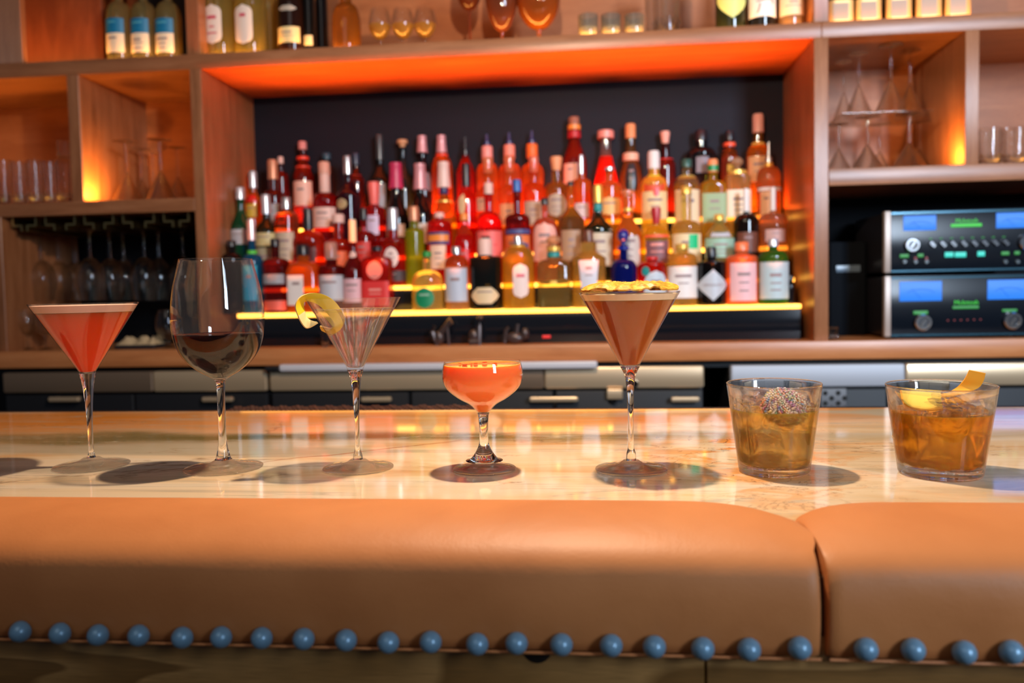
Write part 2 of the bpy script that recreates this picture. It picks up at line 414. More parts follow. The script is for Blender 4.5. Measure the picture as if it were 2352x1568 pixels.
# strip lamps
area('niche_strip_light', (SC, TY[0]-.045, tz[0]+.004), (SC, TY[0]-.0, tz[0]+1), sx1-sx0, .02, 13, (1, .16, .013), math.radians(45))
area('niche_back_strip_light', (SC, YB-BT-.03, tz[3]+.02), (SC, YB-BT-.12, tz[3]+1), sx1-sx0, .02, 25, (1, .12, .010))
def cell_led(x0, x1, z, p, y=YF+.05): area('shelf_strip_light', ((x0+x1)/2, y, z+.004), ((x0+x1)/2, y+.02, z+1), x1-x0-.03, .012, p, LEDC)
cell_led(XL-.3, u0[0], zl1, 2.2); cell_led(u0[1], u1[0], zl1, 1.5)
cell_led(u2[1], u3[0], zr1, .7); cell_led(u3[1], XR, zr1, .9)
cell_led(XL-.3, ua[0], zt1, 1.6); cell_led(ua[1], u2[0], zt1, 3.4); cell_led(u2[1], XR, zt1, 1.0)
area('corner_lamp', (u0[1]+.045, YF+.03, zl1+.012), (u0[1], YF+.05, zl1+.07), .05, .02, 1.1, LEDC)
area('corner_lamp', (u3[0]-.045, YF+.03, zr1+.012), (u3[0], YF+.05, zr1+.07), .05, .02, 1.0, LEDC)
V('upright', (XL-.34, XL-.30), zl1, zt0); V('upright', (XL-.34, XL-.30), zt1, ZTOP); V('upright', (XR, XR+.04), zt1, ZTOP)

# ================================================================== FRONT BAR
def marble():
    m, t, b, o = nt('cream_marble')
    p = wpos(t)
    big = noise(t, wpos(t, (1.1, 4.5, 1), rot=(0, 0, .22)), 2.1, 5, .9)
    base = ramp(t, big, (.30, (.66, .36, .15)), (.42, (.72, .50, .28)), (.50, (.80, .60, .38)), (.62, (.80, .65, .47)), (.75, (.74, .58, .38)))
    # soft grey-green bands running along the slab
    bandn = noise(t, wpos(t, (.5, 7, 1), (3, 1.7, 0), (0, 0, .08)), 1.6, 2, .5)
    base = mixrgb(t, ramp(t, bandn, (.54, 0.0), (.62, .75)), base, (.42, .36, .25))
    # orange breccia cloud
    g = N(t, 'ShaderNodeNewGeometry')
    sx = N(t, 'ShaderNodeSeparateXYZ'); t.links.new(g.outputs['Position'], sx.inputs[0])
    def gauss(c, w_, ax, sock=0):
        a = N(t, 'ShaderNodeMath', operation='SUBTRACT'); t.links.new(sx.outputs[ax], a.inputs[0]); a.inputs[1].default_value = c
        d = N(t, 'ShaderNodeMath', operation='DIVIDE'); L(t, a, 0, d, 0); d.inputs[1].default_value = w_
        e = N(t, 'ShaderNodeMath', operation='MULTIPLY'); L(t, d, 0, e, 0); L(t, d, 0, e, 1)
        return e
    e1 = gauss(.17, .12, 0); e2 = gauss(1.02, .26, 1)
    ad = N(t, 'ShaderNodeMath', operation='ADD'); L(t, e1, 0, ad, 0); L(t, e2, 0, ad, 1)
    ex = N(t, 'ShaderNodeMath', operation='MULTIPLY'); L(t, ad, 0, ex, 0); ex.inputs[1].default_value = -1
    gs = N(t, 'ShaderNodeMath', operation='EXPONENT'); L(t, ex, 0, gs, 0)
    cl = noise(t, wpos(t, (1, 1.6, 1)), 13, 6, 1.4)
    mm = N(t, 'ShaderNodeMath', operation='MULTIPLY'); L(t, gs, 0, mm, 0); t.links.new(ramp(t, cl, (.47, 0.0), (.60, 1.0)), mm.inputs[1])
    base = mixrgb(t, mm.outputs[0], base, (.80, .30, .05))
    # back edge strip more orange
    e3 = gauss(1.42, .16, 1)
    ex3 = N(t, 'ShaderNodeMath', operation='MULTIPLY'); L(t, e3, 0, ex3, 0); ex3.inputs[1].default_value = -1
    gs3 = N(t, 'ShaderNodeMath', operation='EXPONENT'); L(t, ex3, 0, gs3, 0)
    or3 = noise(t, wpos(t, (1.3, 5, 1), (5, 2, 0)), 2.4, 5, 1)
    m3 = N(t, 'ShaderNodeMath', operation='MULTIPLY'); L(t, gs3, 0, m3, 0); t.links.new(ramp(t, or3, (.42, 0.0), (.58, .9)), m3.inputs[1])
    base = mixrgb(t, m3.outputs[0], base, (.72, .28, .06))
    # an olive band and one long rust vein, laid along the slab
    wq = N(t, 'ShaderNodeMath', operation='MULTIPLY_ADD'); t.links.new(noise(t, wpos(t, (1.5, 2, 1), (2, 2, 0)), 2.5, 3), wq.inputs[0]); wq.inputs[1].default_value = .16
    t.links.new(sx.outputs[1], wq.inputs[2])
    def band(src, c, w_, xc, xw, col, base, k_=1.0):
        a = N(t, 'ShaderNodeMath', operation='SUBTRACT'); t.links.new(src, a.inputs[0]); a.inputs[1].default_value = c
        d = N(t, 'ShaderNodeMath', operation='DIVIDE'); L(t, a, 0, d, 0); d.inputs[1].default_value = w_
        e = N(t, 'ShaderNodeMath', operation='POWER'); ab = N(t, 'ShaderNodeMath', operation='ABSOLUTE'); L(t, d, 0, ab, 0); L(t, ab, 0, e, 0); e.inputs[1].default_value = 3
        g2 = gauss(xc, xw, 0)
        s_ = N(t, 'ShaderNodeMath', operation='ADD'); L(t, e, 0, s_, 0); L(t, g2, 0, s_, 1)
        n_ = N(t, 'ShaderNodeMath', operation='MULTIPLY'); L(t, s_, 0, n_, 0); n_.inputs[1].default_value = -1
        x_ = N(t, 'ShaderNodeMath', operation='EXPONENT'); L(t, n_, 0, x_, 0)
        y_ = N(t, 'ShaderNodeMath', operation='MULTIPLY'); L(t, x_, 0, y_, 0); y_.inputs[1].default_value = k_
        return mixrgb(t, y_.outputs[0], base, col)
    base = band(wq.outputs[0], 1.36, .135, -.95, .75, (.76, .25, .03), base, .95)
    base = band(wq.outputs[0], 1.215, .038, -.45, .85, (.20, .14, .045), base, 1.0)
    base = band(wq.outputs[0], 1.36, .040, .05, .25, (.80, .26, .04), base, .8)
    # the vein climbs away to the far side
    lx_ = N(t, 'ShaderNodeMath', operation='MULTIPLY_ADD'); t.links.new(sx.outputs[0], lx_.inputs[0]); lx_.inputs[1].default_value = -.72
    wob = N(t, 'ShaderNodeMath', operation='MULTIPLY_ADD'); t.links.new(noise(t, wpos(t), 7, 5, .6), wob.inputs[0]); wob.inputs[1].default_value = .05
    t.links.new(sx.outputs[1], wob.inputs[2]); L(t, wob, 0, lx_, 2)
    base = band(lx_.outputs[0], 1.272, .0030, -.27, .14, (.38, .12, .04), base, .9)
    # thin veins: warped contour lines
    def vein(scale, rot, loc, wd, col, base, msk=None, sc=(1, 1, 1), dist=1.0):
        nn = noise(t, wpos(t, sc, loc, (0, 0, rot)), scale, 7, dist, .58)
        a = N(t, 'ShaderNodeMath', operation='SUBTRACT'); t.links.new(nn, a.inputs[0]); a.inputs[1].default_value = .5
        ab = N(t, 'ShaderNodeMath', operation='ABSOLUTE'); L(t, a, 0, ab, 0)
        r = ramp(t, ab.outputs[0], (0, 1.0), (wd, 0.0))
        if msk is not None:
            k = N(t, 'ShaderNodeMath', operation='MULTIPLY'); t.links.new(r, k.inputs[0]); t.links.new(msk, k.inputs[1]); r = k.outputs[0]
        return mixrgb(t, r, base, col)
    gap = ramp(t, noise(t, wpos(t, loc=(9, 3, 0)), 5, 3), (.5, 0.0), (.62, .85))
    base = vein(1.5, .35, (2, 7, 0), .006, (.30, .17, .08), base, gap, (1, 2.4, 1))
    base = vein(1.9, -.1, (7, 1, 0), .008, (.42, .36, .26), base, ramp(t, noise(t, wpos(t, loc=(1, 8, 0)), 4, 2), (.42, 0.0), (.6, .8)), (.55, 4, 1))
    base = vein(2.4, .15, (4, 4, 0), .010, (.55, .45, .32), base, None, (.35, 7, 1))
    mk = N(t, 'ShaderNodeMath', operation='MULTIPLY'); L(t, gs, 0, mk, 0); t.links.new(ramp(t, cl, (.40, 0.0), (.5, 1.0)), mk.inputs[1])
    base = vein(9, 0, (0, 0, 0), .012, (.10, .05, .03), base, mk.outputs[0], (1, 1.4, 1), 1.6)
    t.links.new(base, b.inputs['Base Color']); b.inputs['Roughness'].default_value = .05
    b.inputs['Specular IOR Level'].default_value = .5
    return m
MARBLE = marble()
YM = atz(1176, 940, BAR).y
BX0, BX1 = -2.2, 2.2
bar = thing('bar_counter', 'long bar with polished cream and orange veined marble top and varnished wood front', 'bar counter', (0, .8, 0))
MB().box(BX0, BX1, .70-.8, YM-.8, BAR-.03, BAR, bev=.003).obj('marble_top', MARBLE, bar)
MB().box(BX0, BX1, .80-.8, YM-.06-.8, .0, BAR-.031).obj('bar_body', BLACK, bar)
# planks under the pads
def plank_mat():
    m, t, b, o = nt('varnished_pine')
    rings = noise(t, wpos(t, (.9, 1, 5.5), (1.3, 0, .1)), 2.6, 1.5, .7)
    w_ = N(t, 'ShaderNodeMath', operation='MULTIPLY'); t.links.new(rings, w_.inputs[0]); w_.inputs[1].default_value = 9
    fr = N(t, 'ShaderNodeMath', operation='FRACT'); L(t, w_, 0, fr, 0)
    c = ramp(t, fr.outputs[0], (0, (.21, .095, .022)), (.5, (.30, .145, .038)), (.92, (.46, .24, .075)), (1, (.21, .095, .022)))
    fine = noise(t, wpos(t, (14, 1, 240)), 3, 3)
    c = mixrgb(t, ramp(t, fine, (.3, .35), (.7, 0.0)), c, (.10, .055, .016))
    t.links.new(c, b.inputs['Base Color']); b.inputs['Roughness'].default_value = .32
    bump(t, b, fine, .12); return m
PLANK = plank_mat()
YP = .612
zp = at(1176, 1499, .60).z
jx = at(1620, 1540, YP).x
for (a, b) in ((BX0, jx-.0006), (jx+.0006, BX1)):
    MB().box(a, b, YP-.8, YP+.02-.8, zp-.145, zp+.012, bev=.001).obj('front_plank', PLANK, bar)
    MB().box(a+.1, b+.1, YP-.8, YP+.02-.8, zp-.295, zp-.147, bev=.001).obj('front_plank', PLANK, bar)
q = at(1233, 1502, YP)
MB().lathe([(0, -.002), (.0105, -.002), (.0115, .0), (.008, .001), (0, .001)], 20).xf(Matrix.Rotation(PI/2, 4, 'X')).obj('cable_hole', pm((.01, .006, .004), .6), bar, (q.x, YP-.8, zp-.0015))

def leather():
    m, t, b, o = nt('tan_leather')
    n1 = noise(t, wpos(t), 9, 4, .4)
    c = ramp(t, n1, (.3, (.56, .195, .058)), (.7, (.66, .245, .078)))
    fine = noise(t, wpos(t), 420, 3); n2 = noise(t, wpos(t, (1, 1, 1)), 16, 3, .3)
    t.links.new(c, b.inputs['Base Color']); b.inputs['Roughness'].default_value = .50
    b.inputs['Specular IOR Level'].default_value = .4
    ad = N(t, 'ShaderNodeMath', operation='MULTIPLY_ADD'); t.links.new(n2, ad.inputs[0]); ad.inputs[1].default_value = 7; t.links.new(fine, ad.inputs[2])
    bump(t, b, ad.outputs[0], .22, .0008); return m
LEATHER = leather()
FOOTG = None
GUN = pbr('blue_grey_stud', (.22, .40, .56), .32, .2, .6)
YPF = .600                       # pad face
zpb = zp; zpt = at(1176, 1283, YPF).z
def pad(name, x0, x1, e0, e1, label, studs):
    """x0..x1 long; e0/e1: this end is free (rounded)"""
    t = thing(name, label, 'bar rail', ((x0+x1)/2, YPF, zpb))
    cx = (x0+x1)/2; nx = 110
    us = []
    Lh = (x1-x0)
    for i in range(nx+1):
        u = i/nx
        if e0 and e1: u = .5-.5*math.cos(PI*u)
        elif e1: u = math.sin(PI/2*u)**1.0 if False else 1-(1-u)**2.2
        elif e0: u = u**2.2
        us.append(x0+Lh*u)
    rows = []
    for x in us:
        d = 1e9
        if e0: d = min(d, x-x0)
        if e1: d = min(d, x1-x)
        k = 1-math.exp(-d/.028) if d < 1 else 1            # 0 at the free end
        kk = min(1, d/.010); ky = math.sqrt(max(0, 1-(1-kk)**2))
        # depth of the rear edge: rounded plan corner
        rr = .085; dd = min(1, d/rr); rear = .192-.085*(1-math.sqrt(max(0, 1-(1-dd)**2)))
        crest = .0075+.0085*k
        wv = .0006*math.sin(x*31)+.0005*math.sin(x*57+1)
        H = zpt-zpb
        inset = .004*(1-ky)
        pr = [(.030, -.001), (.006+inset, .0), (.0015+inset, .0025), (.000+inset+wv, .010), (-.0020+inset+wv, H*.35), (-.0020+inset+wv, H*.58), (-.0002+inset, H*.76),
              (.0035+inset, H*.89), (.0095+inset, H*.98+.001*k), (.0200, H+crest*.32), (.035, H+crest*.66), (.058, H+crest*.92), (.085, H+crest), (.115, H+crest*.86),
              (.145, H+crest*.45), (.168, H-.002), (.184, H-.012), (.192, H-.020)]
        row = []
        for (y, z) in pr:
            yy = y if y < .03 else .03+(y-.03)/(.192-.03)*(rear-.03)
            xx = x
            if e1 and d < .02 and y > .02: xx += .006*math.sin(min(1, y/.15)*PI)*(1-d/.02)
            row.append((xx-cx, yy, max(z, -.001)))
        rows.append(row)
    b = MB(); b.grid(rows)
    n0 = len(rows[0])
    for ri, fl_ in ((0, e0), (len(rows)-1, e1)):
        rw = rows[ri]; base = len(b.v)
        cxm = (sum(v[0] for v in rw)/n0+( -.002 if ri == 0 else .002), .09, .03)
        b.v.append(cxm)
        for k in range(n0-1):
            f = (ri*n0+k, ri*n0+k+1, base) if ri else (ri*n0+k+1, ri*n0+k, base)
            b.f.append(f); b.m.append(0)
    b.obj('leather_cover', LEATHER, t, ang=70)
    # seam line at the foot of the face
    sm = MB().tube([(x-cx, -.0012, .0012) for x in us[::4]], .0012, 6); sm.obj('welt', LEATHER, t)
    for (px, py) in studs:
        q = at(px, py, YPF-.003)
        s_ = MB().lathe([(0, .0095), (.0032, .0088), (.0060, .0066), (.0079, .0034), (.0084, .0006), (.0080, -.001), (0, -.001)][::-1], 28)
        s_.xf(Matrix.Rotation(PI/2, 4, 'X')); s_.obj('stud', GUN, t, (q.x-cx, -.0035, q.z-zpb), ang=60)
    return t
pe = at(1886, 1400, YPF).x; ps = at(1905, 1400, YPF).x
ST1 = [(50, 1448), (141, 1452), (228, 1456), (321, 1457), (421, 1462), (510, 1461), (603, 1463), (699, 1465), (796, 1468), (893, 1473), (990, 1472),
       (1097, 1477), (1187, 1475), (1290, 1478), (1404, 1480), (1503, 1483), (1614, 1487), (1720, 1489), (1836, 1486)]
ST2 = [(1988, 1489), (2096, 1490), (2213, 1496), (2321, 1495), (2432, 1498), (2546, 1501), (2662, 1504)]
pad('arm_rail_pad', -1.05, pe, False, True, 'long tan leather padded rail along the bar edge with nineteen studs', ST1)
pad('arm_rail_pad', ps, 1.15, True, False, 'shorter tan leather padded rail past the dark joint, under the orange peel drink', ST2)
MB().box(pe-.01, ps+.012, YPF+.014-.8, .70-.8, zpb-.002, BAR-.012).obj('joint_block', pm((.05, .028, .014), .6), bar)

# service ledge with rubber mat behind the marble
lg = thing('service_ledge', 'black service ledge along the far side of the marble', 'ledge', (0, YM, BAR-.03))
MB().box(BX0, BX1, .002, .14, 0, .012, bev=.002).obj('ledge_top', BLACK, lg)
m0, m1 = at(520, 930, YM+.05), at(1112, 930, YM+.05)
mt = MB(); mw = m1.x-m0.x
mt.box(0, mw, 0, .085, 0, .004)
nxm = int(mw/.008)
for i in range(nxm):
    for j in range(10):
        mt.box(i*.008+(.004 if j % 2 else 0), i*.008+.0055+(.004 if j % 2 else 0), j*.0085, j*.0085+.0055, .004, .013+.0015*math.sin(i*1.7+j))
tag(mt.obj('bar_mat', pbr('brown_rubber', (.085, .035, .022), .5), None, (m0.x, YM+.012, BAR-.0178), smooth=False), 'dark brown knobbly rubber bar mat lying behind the marble', 'bar mat')

# ================================================================== DRINKS
def place(px, py): return atz(px, py, BAR)
def zpx(P_, py): return at(PX0, py, 1).z and None
def heights(Pb, px, pys):
    """world heights above the bar of picture rows py on the axis of the glass at Pb"""
    out = []
    for py in pys:
        # solve for z on the vertical through Pb
        lo, hi = BAR-.1, BAR+.6
        for _ in range(40):
            z = (lo+hi)/2; l = RM.transposed() @ (Vector((Pb.x, Pb.y, z))-CAM)
            y = PY0 - l.y/(-l.z)*F
            if y > py: lo = z
            else: hi = z
        out.append(z-BAR)
    return out
def hz(Pb, py): return heights(Pb, 0, [py])[0]
def foot_prof(rf, stem_r, hs=.010, th=.0022):
    """outer profile of foot from the underside to the stem"""
    return [(0, .0008), (rf*.5, .0006), (rf*.94, .0), (rf*.995, .0006), (rf, .0014), (rf*.985, th), (rf*.8, th+.0010), (rf*.5, th+.0030), (rf*.33, th+.0052), (rf*.22, th+.0085)]
def stemware(name, label, px, py, rim, bowl_out, liq_top, stem, foot_r, bowl_bottom, liq_mat, foamm=None, foam_py=None, wall=.0011, liqlabel=None, solid=None):
    """bowl_out: [(half px, py)] from rim to stem junction; stem: [(half px, py)] below it"""
    Pb = place(px, py); k = ppm((Pb.x, Pb.y, BAR+.1))
    t = thing(name, label, 'cocktail' if 'wine' not in name else 'wine glass', (Pb.x, Pb.y, BAR))
    bo = [(r/k, hz(Pb, y)) for r, y in bowl_out]                       # rim -> down
    bo = smoothprof(bo[::-1], 5)                                       # bottom -> rim
    zb = hz(Pb, bowl_bottom)                                           # inside bottom
    inner = []
    for (r, z) in bo:
        if z > zb: inner.append((max(r-wall*(1 if z > zb+.012 else 1.2), 0), z))
    # round inner bottom: pull the lowest inner points together
    r0 = inner[0][0]
    cap = [(0, zb-.0005)]+[(r0*math.sin(a*PI/2/5), zb-.0005+(inner[0][1]-zb+.0005)*(1-math.cos(a*PI/2/5))) for a in range(1, 5)]
    inner_full = cap+inner
    rimz = bo[-1][1]; rr = bo[-1][0]
    prof = [(0, bo[0][1]-.0)] + bo + [(rr-.0003, rimz+.0005), (rr-wall*.6, rimz+.0006), (rr-wall, rimz)] + inner_full[::-1]
    MB().lathe(prof, 112).obj('bowl', BOWLG, t, ang=50)
    # stem + foot one closed body each, meeting at the junction
    sp = [(r/k, hz(Pb, y)) for r, y in stem][::-1]; sp = smoothprof(sp, 5)
    fz = foot_prof(foot_r/k, 0)
    z_foot = fz[-1][1]
    sp = [(fz[-1][0]*.0+sp[0][0], z_foot+.0001)]+[q for q in sp if q[1] > z_foot+.0005]
    topr, topz = bo[0][0], bo[0][1]
    MB().lathe([(0, z_foot+.0001)]+sp+[(topr, topz-.00015), (0, topz-.00015)], 64).obj('stem', GLASS, t, ang=50)
    MB().lathe(fz+[(sp[0][0]*1.0, z_foot+.0), (0, z_foot)], 96).obj('foot', FOOTM, t, ang=50)
    # the drink fills the bowl, its skin in the thickness of the glass
    if liq_mat:
        zl = hz(Pb, liq_top)
        lp = [(max(r+wall*.35, 0) if r > 0 else 0, z-(.0003 if i < 4 else 0)) for i, (r, z) in enumerate(inner_full) if z <= zl]
        rl = lp[-1][0]
        # exact surface ring
        for i in range(len(inner_full)-1):
            if inner_full[i][1] <= zl < inner_full[i+1][1]:
                f = (zl-inner_full[i][1])/(inner_full[i+1][1]-inner_full[i][1]); rl = inner_full[i][0]+f*(inner_full[i+1][0]-inner_full[i][0])+wall*.35
        if foamm:
            zf = hz(Pb, foam_py)
            lpd = [q for q in lp if q[1] <= zf]; lpf = [q for q in lp if q[1] > zf]
            rf_ = lpd[-1][0]+(rl-lpd[-1][0])*((zf-lpd[-1][1])/(zl-lpd[-1][1]))
            d = MB().lathe(lpd+[(rf_, zf), (0, zf)], 96).obj('drink', liq_mat, t, ang=50)
            MB().lathe([(0, zf+.0002), (rf_, zf+.0002)]+lpf+[(rl, zl), (rl*.93, zl+.0007), (rl*.6, zl+.0009), (0, zl+.001)], 96).obj('foam', foamm, d, ang=50)
        else:
            d = MB().lathe(lp+[(rl, zl+.0006), (rl-.0012, zl), (0, zl)], 96).obj('drink', liq_mat, t, ang=50)
    return t, Pb, k
FOAM1 = pbr('pink_foam', (.95, .56, .42), .55); FOAM2 = pbr('cream_foam', (.90, .66, .38), .5)
LQ_RED = cloudy('red_orange_drink', (.90, .075, .005), (.022, .004, .001))
LQ_COF = cloudy('coffee_drink', (.42, .092, .010), (.014, .004, .001))
LQ_CLR = glass_soft('clear_drink', .45, 1.33)
LQ_WINE = liquid('red_wine', (.17, .04, .02), (.06, .012, .006), .12)
LQ_COR = cloudy('coral_drink', (1, .25, .052), (.045, .012, .004))
def amber(name, col, scol, f):
    m = cloudy(name, scol, (.03, .015, .005)); t = m.node_tree; p = t.nodes['Principled BSDF']; o = t.nodes['Material Output']
    g = N(t, 'ShaderNodeBsdfGlass'); g.inputs['Color'].default_value = (*col, 1); g.inputs['IOR'].default_value = 1.34; g.inputs['Roughness'].default_value = 0
    mx = N(t, 'ShaderNodeMixShader'); mx.inputs[0].default_value = f; L(t, g, 0, mx, 1); L(t, p, 0, mx, 2)
    t.links.new(mx.outputs[0], o.inputs['Surface']); return m
LQ_AMB = amber('amber_drink', (1, .82, .44), (1, .52, .10), .15)
LQ_AMB2 = amber('deep_amber_drink', (1, .64, .15), (1, .36, .03), .15)

g1, P1, k1 = stemware('martini_cocktail', 'martini glass of red orange drink with pink foam, beside the wine glass', 211, 1070, 0,
    [(114.5, 697), (66, 775), (20, 849), (18, 856)], 701, [(18, 856), (14, 875), (10.5, 900), (7, 950), (5.6, 1000), (5.6, 1035), (9, 1048), (10, 1054)], 82, 853, LQ_RED, FOAM1, 717)
g2, P2, k2 = stemware('wine_glass', 'large wine glass part filled with dark red wine', 514, 1075, 0,
    [(80, 596), (89, 634), (97, 671), (102, 720), (102, 745), (98, 775), (88, 805), (69, 832), (45, 852), (24, 864), (15, 870)], 767,
    [(15, 870), (10, 880), (9, 920), (8.6, 990), (10.5, 1022), (17, 1052), (19, 1056)], 88, 865, LQ_WINE, wall=.0010)
g3, P3, k3 = stemware('martini_cocktail', 'martini glass of clear drink with a lemon twist on the rim', 823, 1075, 0,
    [(107, 685), (62, 765), (22, 838), (18.5, 850)], 709, [(18.5, 850), (13, 866), (10, 890), (6.5, 940), (5.5, 985), (6, 1025), (10.5, 1046), (11, 1055)], 81, 843, LQ_CLR)
g4, P4, k4 = stemware('coupe_cocktail', 'round coupe glass full of bright coral orange drink', 1113, 1078, 0,
    [(88, 830), (92, 850), (92.5, 866), (88, 882), (77, 897), (55, 914), (32, 927), (19, 940), (14, 948)], 836,
    [(14, 948), (12, 955), (10.5, 975), (10, 995), (11.5, 1018), (19, 1036), (30, 1051), (43, 1064)], 73, 944, LQ_COR)
g5, P5, k5 = stemware('martini_cocktail', 'martini glass of coffee brown drink with cream foam under a fruit crisp', 1450, 1078, 0,
    [(115, 671), (70, 750), (25, 833), (22, 842)], 675, [(22, 842), (15, 856), (11, 870), (8.5, 900), (6.6, 950), (6.6, 1020), (10.5, 1040), (11.5, 1052)], 83, 837, LQ_COF, FOAM2, 689)
# the little flecks on the foam of the coral drink
ft = MB()
for i in range(7):
    a = random.uniform(0, 2*PI); r = random.uniform(.008, .03)
    ft.ball((r*math.cos(a)-.004, r*math.sin(a), hz(P4, 836)+.0003), random.uniform(.0015, .0035), 8, sq=(1, 1, .12))
ft.obj('bitters_drop', pm((.55, .03, .01), .3), [c for c in g4.children if c.name.startswith('drink')][0])['kind'] = 'stuff'

def tumbler(name, label, px, py, rim_half, rim_py, bot_half, liq_py, base_py, mat, seed=0):
    Pb = place(px, py); k = ppm((Pb.x, Pb.y, BAR+.05)); t = thing(name, label, 'cocktail', (Pb.x, Pb.y, BAR))
    R, r0, H = rim_half/k, bot_half/k, hz(Pb, rim_py); zb = hz(Pb, base_py); zl = hz(Pb, liq_py); NF = 10
    def ro(z): return r0+(R-r0)*(z/H)
    wall = .0022
    out = [(0, .0008), (r0*.85, .0006), (r0*.94, .0), (r0*.985, .0008), (ro(.0025), .0028)]+[(ro(H*i/24), H*i/24) for i in range(1, 25)]
    rim = [(R+.0001, H+.0004), (R-.0007, H+.0011), (R-.0015, H+.0007)]
    zi = [H-(H-zb-.004)*i/40 for i in range(41)]
    inn = [(ro(z)-wall*(.7+.3*min(1, (H-z)/.012)), z) for z in zi]
    inn += [(inn[-1][0]-.002, zb+.0013), (inn[-1][0]-.006, zb+.0002), (0, zb)]
    no = len(out)+len(rim)
    def scal(a, z):
        # flutes on the inside that end in arches below the rim
        ph = (a*NF/(2*PI)) % 1; arch = H*(.80+.10*math.sin(PI*ph))
        f = min(1, max(0, (arch-z)/.004)); g = (abs(2*ph-1))**2
        return f*(.0028-.0032*(1-g))
    def rf(a, z, i): return 1
    b = MB(); b.lathe(out+rim, 120, rf=None)
    # inner wall rows with flutes
    b2 = MB(); n = 120
    b2.lathe(inn, n, rf=lambda a, z, i: 1-(scal(a, z)/max(inn[i][0], 1e-5) if i < 41 else 0))
    base = len(b.v); b.add(b2.v, b2.f)
    s0 = (len(out)+len(rim)-1)
    st_ = 1+(s0-1)*n
    for q in range(n): b.f.append((st_+q, st_+(q+1) % n, base+(q+1) % n, base+q)); b.m.append(0)
    b.obj('tumbler_glass', TUMG, t, ang=60)
    lp = [(0, zb-.0004), (r0-.010, zb-.0003), (ro(zb)-wall-.0012, zb+.002)]+[(ro(zb+.005+(zl-zb-.005)*i/10)-wall*.6, zb+.005+(zl-zb-.005)*i/10) for i in range(11)]
    lp += [(lp[-1][0]-.001, zl-.0006), (0, zl-.0006)]
    MB().lathe(lp, 96).obj('drink', mat, t, ang=50)
    return t, Pb, k, zl, zb, R
t1, T1, kt1, zl_1, zb_1, R1 = tumbler('rocks_cocktail', 'short tumbler of golden drink with a sprinkle-covered candy', 1778, 1083, 105.5, 880.5, 78.5, 936, 1065, LQ_AMB)
t2, T2, kt2, zl_2, zb_2, R2 = tumbler('rocks_cocktail', 'short tumbler of amber drink with an orange peel standing up', 2159, 1088, 117, 885, 88.5, 942, 1067, LQ_AMB2)
ICE = glass_real('clear_ice', (.97, .98, .97), 1.22, .04)
def ice(Pt, loc, s, rot, label):
    b = MB(); g = 7; rows = []
    # rounded, slightly melted cube
    m = 14
    for i in range(m+1):
        th = PI*i/m; row = []
        for j in range(28):
            ph = 2*PI*j/28; d = Vector((math.sin(th)*math.cos(ph), math.sin(th)*math.sin(ph), math.cos(th)))
            q = (abs(d.x)**5+abs(d.y)**5+abs(d.z)**5)**(-1/5)
            q *= 1+.03*math.sin(5*ph+rot[0]*9)*math.sin(3*th)
            row.append(d*q*s/2)
        rows.append(row)
    b.grid(rows, closeu=True)
    o = b.obj('ice_cube', ICE, None, (Pt.x+loc[0], Pt.y+loc[1], BAR+loc[2]), ang=60); o.rotation_euler = rot
    return tag(o, label, 'ice cube')
ice(T1, (-.020, .006, zl_1-.004), .028, (.3, .2, .5), 'ice cube floating beside the sprinkled candy near the tumbler wall')
ice(T1, (.016, .016, zl_1-.006), .028, (.1, .5, 1.1), 'ice cube floating behind the sprinkled candy')
ice(T1, (-.008, -.010, zl_1-.040), .027, (.6, .2, .2), 'ice cube sunk low in the golden drink')
ice(T2, (-.004, -.014, zl_2-.003), .031, (.2, .1, .4), 'ice cube floating at the front of the amber drink')
ice(T2, (.022, .008, zl_2-.006), .029, (.4, .3, 1.0), 'ice cube floating beneath the standing orange peel')
ice(T2, (-.024, .012, zl_2-.030), .029, (.1, .7, .3), 'ice cube sunk beside the pale citrus slice')

